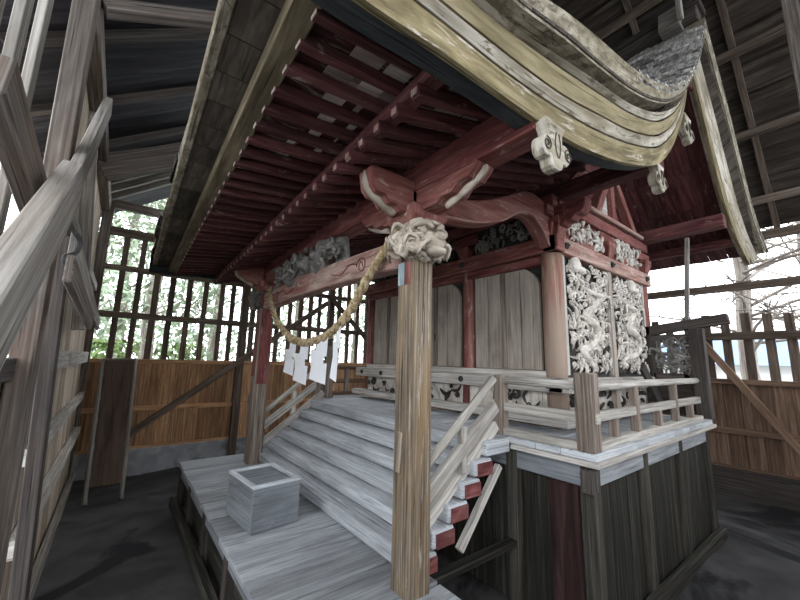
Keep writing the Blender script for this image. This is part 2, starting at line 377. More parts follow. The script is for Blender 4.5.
m = MB(); m.box((-.47, YW-.08, GZ), (-.33, YW+.06, 2.5), 2); m.build('post', 'shed', wb, .006)
# ---- shed wall behind the shrine
XW = 7.7
wr = empty('wall_right', (XW, 3, GZ), 'timber shed wall of brown boards and palings behind the shrine', 'wall', kind='structure')
m = MB(); m.box((XW-.06, -3, GZ-.3), (XW+.1, 7.4, -1.5)); m.build('shaded_base', 'sheddark', wr, .01)  # the shade along this base is put into its dark colour
m = MB(); y = -3
while y < 7.3:
    w_ = random.uniform(.15,.22); m.box((XW, y+.003, -1.5), (XW+.022+random.uniform(0,.006), y+w_-.003, -.2), 2); y += w_
m.build('board_cladding', 'cedardull', wr)
m = MB(); m.box((XW+.03, -3, -1.5), (XW+.045, 7.3, -.2)); m.build('backing_boards', 'cedardull', wr)
for z, h, d, nm in ((-.95,.09,.035,'batten'),(-.2,.08,.06,'cap_rail'),(-1.5,.06,.05,'bottom_rail')):
    m = MB(); m.box((XW-d, -3, z-h/2), (XW, 7.3, z+h/2)); m.build(nm, 'cedardull', wr, .004)
for z, h in ((.51,.12),(1.29,.12),(2.05,.13)):
    m = MB(); m.box((XW-.07, -3, z-h/2), (XW+.02, 7.3, z+h/2)); m.build('rail', 'paling', wr, .004)
for i in range(22):
    y = .13+.1*0+.245*(i-3)+random.uniform(-.02,.02); t = .78+random.uniform(-.08,.1)
    m = MB(); m.box((XW+.02, y-.055, -.25), (XW+.06, y+.055, t), 2); m.build('paling', 'paling', wr, .004)
for y in (-.6, 2.62, 5.0):
    m = MB(); m.box((XW-.12, y-.07, GZ-.1), (XW+.02, y+.07, 2.5), 2); m.build('post', 'paling', wr, .006)
# ---- shed wall beside the camera
wl = empty('wall_left', (-.33, 4, GZ), 'weathered board wall of the shed along the photo left', 'wall', kind='structure')
def xl(z): return -.31-.035*(z+1.85)
m = MB(); y = 3.08
while y < 7.28:
    w_ = random.uniform(.17,.25)
    m.beam((xl(GZ)-.05, y+w_/2, GZ), (xl(2.4)-.05, y+w_/2, 2.4), w_-.008, .022, up=(1,0,0)); y += w_
m.build('board_cladding', 'shedboard', wl)
for z, h, d in ((-.06,.15,.05),(-.62,.10,.06),(-1.12,.10,.07),(1.0,.1,.06)):
    m = MB(); m.beam((xl(z), 3.1, z), (xl(z), 7.25, z), d, h); m.build('rail', 'rail', wl, .004)  # paler wood stands in for light striking these rails
m = MB(); m.beam((xl(GZ), 3.0, GZ+.06), (xl(GZ), 7.25, GZ+.06), .05, .14); m.build('base_rail', 'shedpale', wl, .004)
m = MB(); y = .2
while y < 2.5:
    w_ = random.uniform(.15,.22); m.beam((-.40, y+w_/2, GZ), (-.40, y+w_/2, -.08), w_-.006, .022, up=(1,0,0)); y += w_
m.build('low_board_cladding', 'sheddark', wl)
m = MB(); m.beam((-.38, .1, -.08), (-.38, 2.6, -.08), .05, .1); m.build('rail', 'sheddark', wl, .004)
m = MB(); m.beam((-.44, -.5, 2.35), (-.44, 7.4, 2.35), .12, .16); m.build('wall_plate', 'shed', wl, .006)
for y in (.75, 1.0, 1.27, 1.54, 1.8, 2.05):
    m = MB(); m.beam((-.44, y, -.1), (-.44, y, 2.3), .085, .03, up=(1,0,0)); m.build('paling', 'shedpale', wl, .003)

# ---- fourth wall of the shed, behind the camera
wf = empty('wall_front', (3.6, -1.3, GZ), 'boarded shed wall with palings on the near side of the shrine', 'wall', kind='structure')
m = MB(); x = -.45
while x < 7.7:
    w_ = random.uniform(.17,.25); m.box((x+.003, -1.33, GZ), (x+w_-.003, -1.305, -.15), 2); x += w_
m.build('board_cladding', 'cedardull', wf)
for z in (-.15, .6, 1.4, 2.35):
    m = MB(); m.box((-.45, -1.30, z-.05), (7.7, -1.24, z+.05)); m.build('rail', 'paling', wf)
for i in range(27):
    x = -.3+.3*i; m = MB(); m.box((x-.045, -1.36, -.15), (x+.045, -1.335, 2.3), 2); m.build('paling', 'paling', wf)

def plank(name, a, b, w, h, mat, label, cat, up=(1,0,0), group=None, bevel=.005):
    m = MB(); m.beam(a, b, w, h, up=up); return tag(m.build(name, mat, bevel=bevel), label, cat, group)
plank('shed_post', P(92,-30,x=-.36), P(-19,610,x=-.33), .125, .09, 'shed', 'broad brown shed post on the photo left, crossed by the pale brace', 'post')
plank('shed_post', P(64,238,y=2.85), P(17,610,y=2.85), .10, .07, 'sheddark', 'dark square post with an iron hook at its top, beside the pale boards', 'post')
plank('shed_post', P(101,-10,y=4.3), P(79,330,y=4.3), .09, .1, 'shedpale', 'narrow pale edged upright rising in front of the far corner', 'post')
plank('diagonal_brace', P(-48,377,x=-.20), P(72,182,x=-.22), .16, .06, 'shedpale', 'wide pale brace rising to the right across the brown shed post', 'brace')
plank('diagonal_brace', P(58,215,x=-.26), P(108,106,x=-.29), .13, .05, 'shedpale', 'thin split brace end reaching up towards the dark ceiling', 'brace')
plank('diagonal_brace', P(-6,70,x=-.33), P(41,220,x=-.30), .13, .06, 'shed', 'dark edged brace falling to the right behind the pale brace', 'brace')
plank('hanging_board', P(73,243,x=-.2), P(98,325,x=-.2), .11, .025, 'shedpale', 'upper of two short boards slanting from the iron hook', 'board')
plank('hanging_board', P(69,268,x=-.17), P(90,322,x=-.17), .1, .025, 'shed', 'lower of two short boards slanting from the iron hook', 'board')
m = MB(); a = P(71,246,x=-.19); m.tube(resample([a+V((0,0,.06)), a+V((.02,.03,.03)), a+V((.015,.02,-.02)), a+V((-.01,-.02,-.05)), a+V((0,0,-.09))], 12), .009, 6)
tag(m.build('iron_hook', 'metal'), 'black iron hook on the dark square post at the photo left', 'hook')
plank('diagonal_brace', P(126,436,y=7.16), P(328,303,y=7.16), .1, .05, 'paling', 'long brace rising to the right across the orange boards and palings', 'brace', up=(0,1,0))
plank('diagonal_brace', P(333,300,y=7.16), P(376,350,y=7.16), .1, .05, 'paling', 'short brace falling to the right behind the rope towards the shrine doors', 'brace', up=(0,1,0))
plank('diagonal_brace', P(702,342,x=7.55), P(806,457,x=7.55), .1, .05, 'cedardull', 'brown brace falling to the right across the palings beyond the veranda', 'brace')
plank('shed_post', V((4.6,.04,3.6)), V((4.6,.04,GZ)), .13, .1, 'shed', 'upright timber at the top of the photo right edge under the shed roof', 'post')

# ---- shed roof
ce = empty('ceiling', (4.6, 3, 2.3), 'dark underside of the shed roof', 'ceiling', kind='structure')
RX, RZ = 4.65, 6.0
def zf(x): return 2.40+(x+.45)*(RZ-2.40)/(RX+.45)
def zb_(x): return RZ-(x-RX)*(RZ-2.35)/(8.1-RX)
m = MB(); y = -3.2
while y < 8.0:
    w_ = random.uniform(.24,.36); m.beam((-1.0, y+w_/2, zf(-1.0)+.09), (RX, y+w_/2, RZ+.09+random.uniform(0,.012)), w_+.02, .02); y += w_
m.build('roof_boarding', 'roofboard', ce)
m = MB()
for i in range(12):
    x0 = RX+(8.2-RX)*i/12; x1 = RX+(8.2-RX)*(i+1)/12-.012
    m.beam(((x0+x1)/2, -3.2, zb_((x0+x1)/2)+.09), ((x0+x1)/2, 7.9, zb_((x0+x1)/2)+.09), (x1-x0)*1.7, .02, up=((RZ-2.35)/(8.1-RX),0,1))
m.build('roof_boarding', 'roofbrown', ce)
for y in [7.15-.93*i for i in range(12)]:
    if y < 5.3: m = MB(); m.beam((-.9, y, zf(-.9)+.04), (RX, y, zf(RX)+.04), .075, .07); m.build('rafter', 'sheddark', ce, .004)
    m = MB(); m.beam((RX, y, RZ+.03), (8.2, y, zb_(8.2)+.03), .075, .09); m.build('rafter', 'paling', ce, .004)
for y in (5.75, 6.12, 6.45, 6.8, 7.15):
    m = MB(); m.beam((-.9, y, zf(-.9)+.03), (RX, y, zf(RX)+.03), .075, .09); m.build('rafter', 'shedpale', ce, .004)
for x in (2.2, 3.5):
    m = MB(); m.beam((x, -3.2, zf(x)-.07), (x, 7.6, zf(x)-.07), .1, .1); m.build('purlin', 'paling', ce, .004)
for x in (5.4, 6.2, 7.0, 7.75):
    m = MB(); m.beam((x, -3.2, zb_(x)-.07), (x, 7.6, zb_(x)-.07), .1, .1); m.build('purlin', 'paling', ce, .004)
m = MB(); m.beam((RX, -3.2, RZ-.1), (RX, 7.7, RZ-.1), .14, .18); m.build('ridge_beam', 'sheddark', ce, .006)
m = MB(); m.beam(P(104,8,y=2.95), P(262,26,y=2.95), .10, .09); m.build('tie_beam', 'shed', ce, .006)
m = MB(); m.beam(P(100,168,y=5.4), P(215,152,y=5.4), .12, .30); m.build('tie_beam', 'shed', ce, .006)
m = MB(); m.beam((-.4, YW-.02, 2.42), (7.8, YW-.02, 2.42), .1, .14); m.build('tie_beam', 'shed', ce, .006)

# ================================================================== DECK, BOX, STAIRS
DZ = -1.35
t = empty('front_deck', (1.2, 3.6, GZ), 'low platform of wide grey boards at the foot of the stairs', 'deck')
y = 1.15; widths = [.34,.30,.36,.33,.38,.31,.36,.40,.33,.42,.44,.45]
for w_ in widths:
    m = MB(); m.box((.78+random.uniform(-.012,.012), y+.009, DZ-.045), (1.74, y+w_-.009, DZ+random.uniform(-.003,.003)), 0)
    m.build('floor_board', 'deck', t, .004); y += w_
yend = y
m = MB(); m.box((.81, 1.15, DZ-.16), (.86, yend, DZ-.047)); m.build('edge_joist', 'box', t, .004)
m = MB(); m.box((.86, 1.15, GZ), (.88, yend, DZ-.05), 1); m.build('side_board', 'skirt', t)
for yy in (2.2, 3.05, 3.9, 4.75, 5.5):
    m = MB(); m.box((.80, yy-.05, GZ), (.9, yy+.05, DZ-.05), 2); m.build('deck_post', 'sheddark', t, .005)
m = MB(); m.beam((.765, 1.2, GZ+.05), (.765, 5.55, GZ+.05), .08, .1); m.build('ground_sill', 'skirt', t, .012)

c0 = V((.961, 3.037)); ux = V((.995, .0985)); uy = V((-.0985, .995))
t = empty('offering_box', (1.13, 3.33, DZ), 'grey wooden offering box with slatted top on the front deck', 'offering box')
def bx(a, b, z): return V((c0.x+ux.x*a+uy.x*b, c0.y+ux.y*a+uy.y*b, DZ+z))
BW, BD, BH = .395, .555, .35
m = MB()
for a0, b0, a1, b1 in ((0,.011,BW,.011),(0,BD-.011,BW,BD-.011),(.011,.022,.011,BD-.022),(BW-.011,.022,BW-.011,BD-.022)):
    m.beam(bx(a0,b0,BH/2), bx(a1,b1,BH/2), .022, BH-.02, tint=.55)
m.build('body', 'box', t, .003)
m = MB(); m.beam(bx(.02,BD/2,.02), bx(BW-.02,BD/2,.02), BD-.05, .02); m.build('bottom_board', 'box', t)
m = MB()
for a0, b0, a1, b1 in ((-.004,.012,BW+.004,.012),(-.004,BD-.012,BW+.004,BD-.012),(.012,.02,.012,BD-.02),(BW-.012,.02,BW-.012,BD-.02)):
    m.beam(bx(a0,b0,BH-.006), bx(a1,b1,BH-.006), .034, .024, tint=.9)
m.build('rim', 'tread', t, .003)
for i in range(12):
    b = .045+i*(BD-.09)/11
    m = MB(); m.beam(bx(.03,b,BH-.028), bx(BW-.03,b,BH-.028), .03, .022); m.build('slat', 'box', t, .004)
m = MB(); q = bx(.17,-.004,.06)
m.box(q-V((.016,.006,.035)), q+V((.016,.004,.02)), 2); m.tube([q+V((.0,-.01,.0)), q+V((0,-.012,-.03))], .007, 6)
m.build('lock_plate', 'box', t)

# staircase: solid log treads with painted ends
SY0, SY1 = 1.87, 5.18
noses = [1.60, 1.76, 1.90, 2.04, 2.18, 2.32]; tops = [-1.225, -1.10, -.975, -.85, -.725, -.60]
t = empty('staircase', (2.1, 3.5, DZ), 'broad weathered staircase of solid grey treads with red painted ends', 'stairs')
for k, (nx, tz) in enumerate(zip(noses, tops)):
    m = MB()
    if k < 5:
        m.box((nx, SY0, tz-.112), (nx+.205, SY1, tz), 1, tint=.25+.5*(k*37%10)/10)
        o = m.build('tread', 'tread', t, .016, 2)
        for ys, d in ((SY0,-1),(SY1,1)):
            e = MB(); yy = sorted((ys+d*.001, ys+d*.008)); e.box((nx+.03 if k else nx+.01, yy[0], tz-.112), (nx+.20, yy[1], tz-.02), 0)
            e.build('painted_end', 'redend', o)
    else:
        m.box((nx, SY0, tz-.112), (nx+.298, SY1, tz), 1, tint=.5); m.build('landing_board', 'tread', t, .014, 2)
for yy in (SY0+.07, SY1-.07):
    m = MB(); m.beam((1.62, yy, -1.17), (2.52, yy, -.50), .05, .085); m.build('upper_stringer', 'rail', t, .006)
    m = MB(); m.beam((2.03, yy-.05, -1.29), (2.49, yy-.05, -.80), .05, .055); m.build('lower_stringer', 'rail', t, .006)
m = MB(); m.box((1.74, SY0-.03, DZ-.06), (2.64, SY0+.05, DZ-.015)); m.build('base_sill', 'skirt', t, .006)

def stair_rail(y, label, far):
    t = empty('stair_handrail', (2.1, y, -1.2), label, 'handrail')
    m = MB(); m.tube([(1.60, y, -.79), (2.45, y, -.13)], .033, 10); m.build('top_rail', 'rail', t)
    m = MB(); m.beam((1.58, y, -.985), (2.47, y, -.345), .06, .095); m.build('middle_rail', 'rail', t, .008)
    for x in (2.08,):
        zc = -.985+(x-1.58)*.719
        m = MB(); m.box((x-.032, y-.026, zc-.17), (x+.032, y+.026, zc+.16), 2); m.build('baluster', 'rail', t, .006)
    if far:
        m = MB(); m.box((2.40, y-.035, -.62), (2.47, y+.035, -.12), 2); o = m.build('newel_post', 'post', t, .008)
        m = MB(); q = V((2.435, y, -.08)); m.tube([q+V((0,0,a)) for a in (-.045,-.02,.01,.04,.06)], [.03,.05,.052,.03,.006], 12); m.build('finial', 'wicker', o)
stair_rail(1.90, 'bleached wooden handrail on the near side of the stairs', False)
stair_rail(5.14, 'bleached wooden handrail on the far side of the stairs behind the paper streamers', True)
m = MB(); a = V((1.86, 3.95, -.97)); a = P(329,424,z=-.845)
m.add([a+V(v) for v in ((-.05,-.1,0),(.06,-.06,0),(.04,.1,0),(-.06,.06,0),(0,0,.055))], [(0,1,4),(1,2,4),(2,3,4),(3,0,4),(3,2,1,0)], [[(0,0)]*3]*4+[[(0,0)]*4])
tag(m.build('bark_chip', 'skirt'), 'small dark pointed chip lying on the stairs', 'chip')

# ================================================================== PORCH
PX, PY0, PY1 = 1.55, 1.84, 5.06
def chamfer(w, c):
    h = w/2
    return [(-h+c,-h),(h-c,-h),(h,-h+c),(h,h-c),(h-c,h),(-h+c,h),(-h,h-c),(-h,-h+c)]
def pillar(y, label, near):
    t = empty('porch_pillar', (PX, y, DZ), label, 'pillar')
    m = MB(); pr = chamfer(.185, .022); rows = [[(PX+a, y+b, z) for a, b in pr+pr[:1]] for z in (DZ-.1, -.6, .1, .66)]
    # long faces: grain runs upwards
    for i in range(8):
        (a0,b0),(a1,b1) = pr[i], pr[(i+1)%8]; mid = V(((a0+a1)/2,(b0+b1)/2,0)); wd = math.hypot(a1-a0,b1-b0)
        oy = i*.21+y*3
        m.add([(PX+a0,y+b0,DZ),(PX+a1,y+b1,DZ),(PX+a1,y+b1,.66),(PX+a0,y+b0,.66)], [(0,1,2,3)], [[(0,oy),(0,oy+wd),(2.0,oy+wd),(2.0,oy)]], tint=.5 if wd > .05 else .3)
    m.add([(PX+a,y+b,.66) for a,b in pr], [tuple(range(8))], [[(0,0)]*8], tint=.5)
    m.build('shaft', 'pillar' if near else 'post', t, .003)
    if near:
        m = MB(); m.box((PX-.097, y+.0, .50), (PX-.0925, y+.068, .655), 2); m.build('blue_paint_strip', 'bluepaint', t)
        m = MB(); m.box((PX-.097, y-.068, .50), (PX-.0925, y-.004, .655), 2); m.build('red_paint_strip', 'redbright', t)
        m = MB(); m.beam((PX-.1, y+.02, -.68), (PX-.1, y-.0, -.44), .035, .012, up=(1,0,0)); m.build('wooden_slip', 'shedboard', t, .002)
    else:
        m = MB(); m.box((PX-.096, y-.07, -.25), (PX-.0925, y+.07, .655), 2); m.box((PX-.07, y-.096, -.35), (PX+.07, y-.0925, .655), 2); m.build('red_paint_face', 'red', t)
        m = MB(); m.beam((PX-.1, y+.06, -.62), (PX-.1, y+.06, -.50), .04, .012, up=(1,0,0)); m.build('wooden_slip', 'shedpale', t, .002)
    return t
pillar(PY0, 'near brown chamfered porch pillar at the foot of the stairs', True)
pillar(PY1, 'far porch pillar with red painted faces, behind the offering box', False)

# rainbow beam
t = empty('porch_beam', (PX, (PY0+PY1)/2, .65), 'faded red rainbow beam spanning between the two porch pillars', 'beam')
m = MB(); n = 25; pr = []
for i in range(n):
    s_ = i/(n-1); pr.append((PY0+.09+(PY1-PY0-.18)*s_, .645+.03*math.sin(math.pi*s_)))
for i in range(n-1,-1,-1):
    s_ = i/(n-1); pr.append((PY0+.09+(PY1-PY0-.18)*s_, .855+.035*math.sin(math.pi*s_)))
m.prism(pr, lambda u,v,d: (d,u,v), PX-.065, PX+.065, tint=.5); m.build('beam_body', 'lintel', t, .01)
m = MB()
for yc, hd in ((2.45,1),(4.45,-1)):
    m.tube(spiral((PX-.066, yc, .76), (0,1,0), (0,0,1), .075, .015, 1.6, 0, 26, w=(1,0,0), hand=hd), .007, 5)
    m.tube(resample([(PX-.066, yc+hd*.06, .78), (PX-.066, yc+hd*.2, .80), (PX-.066, yc+hd*.35, .74), (PX-.066, yc+hd*.55, .78)], 16), [.007]*15+[.002], 5)
m.build('scroll_engraving', 'red', t)

def lion(cy, dirn, label, mat, seed):
    """carved beast head on the beam end, looking along y*dirn"""
    rs = random.Random(seed); c = V((PX-.01, cy, .785)); m = MB()
    d = V((0, dirn, 0)); X = V((1,0,0)); Z = V((0,0,1))
    m.ell(c, (.14,.15,.13), 16, 12, tint=.4)                       # skull
    m.ell(c+d*.12-Z*.02, (.095,.10,.075), 14, 9, tint=.5)            # muzzle
    m.ell(c+d*.17-Z*.085, (.07,.075,.03), 12, 7, tint=.4)            # lower jaw
    m.ell(c+d*.215+Z*.01, (.045,.03,.03), 10, 6, tint=.55)           # nose
    for q in (-1,1):
        m.ell(c+d*.12+X*q*.07+Z*.06, (.028,.028,.024), 9, 6, tint=.7)  # eyes
        m.tube(resample([c+d*.17+X*q*.02+Z*.075, c+d*.15+X*q*.07+Z*.105, c+d*.09+X*q*.125+Z*.08], 9), [.012,.016,.02,.022,.022,.02,.017,.013,.008], 6, tint=.8)
        m.tube(resample([c+X*q*.11+Z*.08-d*.02, c+X*q*.18+Z*.11-d*.03, c+X*q*.2+Z*.04-d*.05], 8), [.03,.035,.036,.034,.03,.024,.016,.006], 7, flat=.5, tint=.6)
        for k in range(3): m.tube(resample([c+d*(.16+.02*k)+X*q*.07-Z*.03, c+d*(.15+.02*k)+X*q*.11-Z*.05, c+d*(.1+.02*k)+X*q*.13-Z*(.1+.01*k)], 7), [.012,.013,.013,.012,.01,.008,.003], 5, tint=.7)
    # mane: thick wavy locks wrapping back from the brow
    for k in range(92):
        a = rs.uniform(-.7, math.pi+.7); r = .11+rs.random()*.05
        st = c+X*math.cos(a)*r+Z*math.sin(a)*r*.85+d*rs.uniform(-.04,.16)
        out = (X*math.cos(a)+Z*math.sin(a)); sd = out.cross(d)*rs.choice((-1,1))
        L = rs.uniform(.12,.20); w0 = rs.uniform(.010,.018)
        pl = resample([st-out*.03, st+out*.02-d*L*.25+sd*.03, st+out*.03-d*L*.55-sd*.025, st+out*.015-d*L*.85+sd*.03, st-out*.015-d*L+sd*.05], 13)
        m.tube(pl, [w0*(.55+.6*math.sin(math.pi*min(1,.15+j/13)))*(1 if j < 11 else .6) for j in range(13)], 7, tint=rs.random())
    for k in range(26):
        a = rs.uniform(0, 6.28); st = c+X*math.cos(a)*.125+Z*math.sin(a)*.115+d*rs.uniform(.0,.13)
        m.tube(spiral(st, X*math.cos(a+1.57)+Z*math.sin(a+1.57), d, .036, .009, 1.4, rs.random()*6, 16, hand=rs.choice((-1,1)), lift=.012), [.014]*10+[.012]*6, 6, tint=rs.random())
    return tag(m.build('lion_head_carving', mat), label, 'carving')
lion(1.80, -1, 'pale carved beast head with curling mane atop the near porch pillar', 'carvelion', 4)
lion(5.17, 1, 'carved grey beast head on the outer side of the far porch pillar', 'carvedark', 9)

# dragon on the beam
m = MB(); rs = random.Random(21); D0 = 0; n = 60; L = []
for i in range(n):
    s_ = i/(n-1); L.append(V((PX-.03+.04*math.sin(s_*23), 2.86+1.6*s_, 1.0+.085*math.sin(s_*15.5)+.04*math.sin(s_*7+1)-.05*s_)))
m.tube(L, [(.03+.045*math.sin(math.pi*min(1,.2+.8*i/n)))*(1+.16*(i % 2)) for i in range(n)], 9, tint=.5)
for c_, r in ((V((PX-.07,3.16,1.07)),(.08,.12,.08)),(V((PX-.09,3.30,1.03)),(.06,.09,.05)),(V((PX-.06,2.98,1.04)),(.07,.09,.07))): m.ell(c_, r, 12, 8, tint=.6)
m.tube([(PX-.04,4.25,1.0),(PX-.04,4.62,.88),(PX-.04,4.74,.90)], [.03,.022,.008], 7, tint=.6)
for k in range(120):
    yy = 2.84+1.62*rs.random(); zz = .935+.21*rs.random()*(1-.35*abs((yy-3.6)/1.0)); xx = PX-.02-.09*rs.random()
    c_ = V((xx,yy,zz)); r = rs.uniform(.03,.055)
    if rs.random() < .6: m.tube(spiral(c_, (0,1,0), (0,0,1), r, r*.25, 1.3, rs.random()*6.28, 14, w=(-1,0,0), hand=rs.choice((-1,1)), lift=.03), [r*.32]*9+[r*.25]*5, 6, tint=rs.random())
    else:
        d = V((rs.uniform(-.4,.2), rs.uniform(-1,1), rs.uniform(-.3,1))).normalized()
        m.tube(resample([c_-d*r*1.6, c_+V((-.02,0,.01)), c_+d*r*1.8], 8), [r*.5*math.sin(math.pi*(.1+.85*j/7)) for j in range(8)], 6, tint=rs.random())
m.prism([(2.80,.885),(2.86,1.15),(2.98,1.12),(3.0,.885)], lambda u,v,d: (d,u,v), PX-.02, PX+.03, tint=.6)
tag(m.build('dragon_carving', 'carvedark'), 'grey carved dragon lying on top of the faded red porch beam', 'carving')

# brackets on pillar tops
def scroll_arm(m, o, dx, dz0, dz1, ln, wd, axis, sgn, tint=.5):
    """arm with a cusped end; axis 0 runs along x, 1 along y"""
    pr = [(-.10,dz0),(ln*.45,dz0),(ln*.52,dz0+.03),(ln*.66,dz0+.025),(ln*.74,dz0+.07),(ln*.88,dz0+.075),(ln*.96,dz0+.115),(ln,dz1-.02),(ln*.97,dz1),(-.10,dz1)]
    if axis == 0: m.prism(pr, lambda u,v,d: (o.x+sgn*u, o.y+d, v), -wd/2, wd/2, tint=tint)
    else: m.prism(pr, lambda u,v,d: (o.x+d, o.y+sgn*u, v), -wd/2, wd/2, tint=tint)
def bracket(y, label):
    t = empty('bracket_set', (PX, y, .9), label, 'bracket'); o = V((PX, y, 0))
    m = MB(); m.beam((PX,y,.70),(PX,y,.90), .16, .16, up=(0,1,0)); m.beam((PX,y,.90),(PX,y,.955), .2, .2, up=(0,1,0), w2=.30, h2=.30); m.beam((PX,y,.955),(PX,y,1.03), .30, .30, up=(0,1,0)); m.build('bearing_block', 'redbright', t, .006)
    m = MB()
    for s_ in (-1,1): scroll_arm(m, o, 0, .99, 1.155, .62, .16, 1, s_)
    m.build('long_arm', 'redbright', t, .008)
    m = MB(); scroll_arm(m, o, 0, .975, 1.22, .44, .15, 0, -1); scroll_arm(m, o, 0, .975, 1.16, .34, .15, 0, 1); m.build('cross_arm', 'redbright', t, .008)
    for s_ in (-1,1):
        m = MB(); pl = [(PX, y+s_*a, b) for a, b in ((.30,.985),(.38,1.01),(.45,1.03),(.52,1.06),(.585,1.09),(.625,1.13))]
        m.tube(resample(pl, 14), [.02]*13+[.008], 7, flat=1.3, fdir=(0,0,1)); m.build('scroll_edge', 'carvelion', t)
    m = MB(); m.tube(resample([(PX-a, y, b) for a, b in ((.2,.975),(.26,1.0),(.32,1.03),(.38,1.06),(.42,1.11),(.44,1.2))], 14), [.03]*12+[.02,.01], 7)
    m.build('scroll_edge', 'carvelion', t)
    m = MB()
    for a, b in ((.075,1.05),(-.03,1.04)): m.tube(spiral((PX-.081, y+a, b), (0,1,0), (0,0,1), .03, .008, 1.2, 0, 14, w=(1,0,0)), .006, 5)
    m.tube(spiral((PX-.02, y-.081, 1.03), (1,0,0), (0,0,1), .03, .008, 1.2, 0, 14, w=(0,1,0)), .006, 5)
    m.build('scroll_engraving', 'rafter', t)
bracket(PY0, 'red bracket arms stacked above the pale carved beast head')
bracket(PY1, 'red bracket arms on top of the far porch pillar')
m = MB(); m.beam((PX, .86, 1.24), (PX, 6.03, 1.24), .17, .205, tint=.5)
tag(m.build('porch_purlin', 'red', bevel=.008), 'thick red purlin carrying the porch rafters above the brackets', 'beam')

# shrimp-curved tie beam
t = MB(); top = resample([(1.72,0,1.22),(2.1,0,1.28),(2.5,0,1.44),(2.82,0,1.59),(3.05,0,1.60),(3.22,0,1.52),(3.34,0,1.40)], 26); bot = resample([(1.72,0,1.03),(2.1,0,1.08),(2.45,0,1.19),(2.72,0,1.34),(2.92,0,1.36),(3.08,0,1.26),(3.2,0,1.12)], 26)
pr = [(p.x,p.z) for p in bot]+[(p.x,p.z) for p in reversed(top)]
t.prism(pr, lambda u,v,d: (u, PY0+d, v), -.07, .07, tint=.6)
tb = tag(t.build('curved_tie_beam', 'redbright', bevel=.012), 'wavy red tie beam curving from the near pillar bracket to the shrine wall', 'beam')
e = MB(); e.tube([p+V((0,PY0-.072,.012)) for p in bot], .008, 5); e.build('moulded_edge', 'lintel', tb)

# ================================================================== SHRINE ROOF
rf = empty('shrine_roof', (3.2, 3.44, 1.0), 'great sweeping shingled shrine roof with peeling gilded gable boards and red rafters', 'roof')
def skew(x, y, z):
    k = max(0, min(1, (1.7-x)/.7)); return (x+.018*(y-.9)*k, y, z-.027*(y-.9)*k)
ys = [.98+.16*i for i in range(32)]
for y in ys:
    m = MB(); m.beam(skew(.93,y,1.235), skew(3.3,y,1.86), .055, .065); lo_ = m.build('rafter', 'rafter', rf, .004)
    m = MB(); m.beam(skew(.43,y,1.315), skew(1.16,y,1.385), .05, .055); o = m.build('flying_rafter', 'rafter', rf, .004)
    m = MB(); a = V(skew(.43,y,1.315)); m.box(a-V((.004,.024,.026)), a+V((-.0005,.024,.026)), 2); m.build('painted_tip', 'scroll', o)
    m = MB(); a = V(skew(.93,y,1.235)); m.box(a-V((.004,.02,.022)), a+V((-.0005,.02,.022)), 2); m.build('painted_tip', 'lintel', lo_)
m = MB(); m.beam(skew(1.0,.86,1.31), skew(1.0,6.03,1.31), .09, .07); m.build('rafter_end_beam', 'rafter', rf, .005)
m = MB()
for i in range(24):
    y0 = .84+i*5.2/24; y1 = y0+5.2/24-.004
    for (x0,z0),(x1,z1) in (((.40,1.355),(.72,1.385)),((.722,1.385),(1.06,1.415)),((1.0,1.30),(2.0,1.562)),((2.0,1.562),(3.35,1.915))):
        yc = (y0+y1)/2; m.beam(skew(x0,yc,z0), skew(x1,yc,z1), y1-y0, .014)
m.build('sheathing', 'sheath', rf)
for i in range(7):
    yc = 1.06+.16*i; j1, j2 = random.uniform(-.06,.06), random.uniform(-.05,.05)
    for x0, x1, ok in ((.62,.80,True),(.803,.95,True),(1.14,1.36,i < 6),(1.363,1.5,i < 4)):
        if not ok: continue
        z = (lambda x: 1.345+(x-.40)*.0909-.009) if x0 < 1 else (lambda x: 1.30+(x-1.0)*.262-.009)
        m = MB(); m.beam(skew(x0+.01*i+j1,yc,z(x0+.01*i+j1)), skew(x1-.012*i+(j1 if x1 < .81 else j2),yc,z(x1-.012*i+(j1 if x1 < .81 else j2))), .10, .004); m.build('bare_board', 'barewood', rf)
m = MB(); m.beam(skew(.395,.80,1.345), skew(.395,6.1,1.345), .11, .075); m.build('eave_board', 'eavewood', rf, .008)
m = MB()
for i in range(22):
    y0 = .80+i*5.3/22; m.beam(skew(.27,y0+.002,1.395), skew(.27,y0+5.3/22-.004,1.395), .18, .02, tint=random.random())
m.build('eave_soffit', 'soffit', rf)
m = MB(); m.beam(skew(.165,.78,1.42), skew(.165,6.1,1.42), .05, .09); m.build('eave_edge', 'edge', rf, .006)
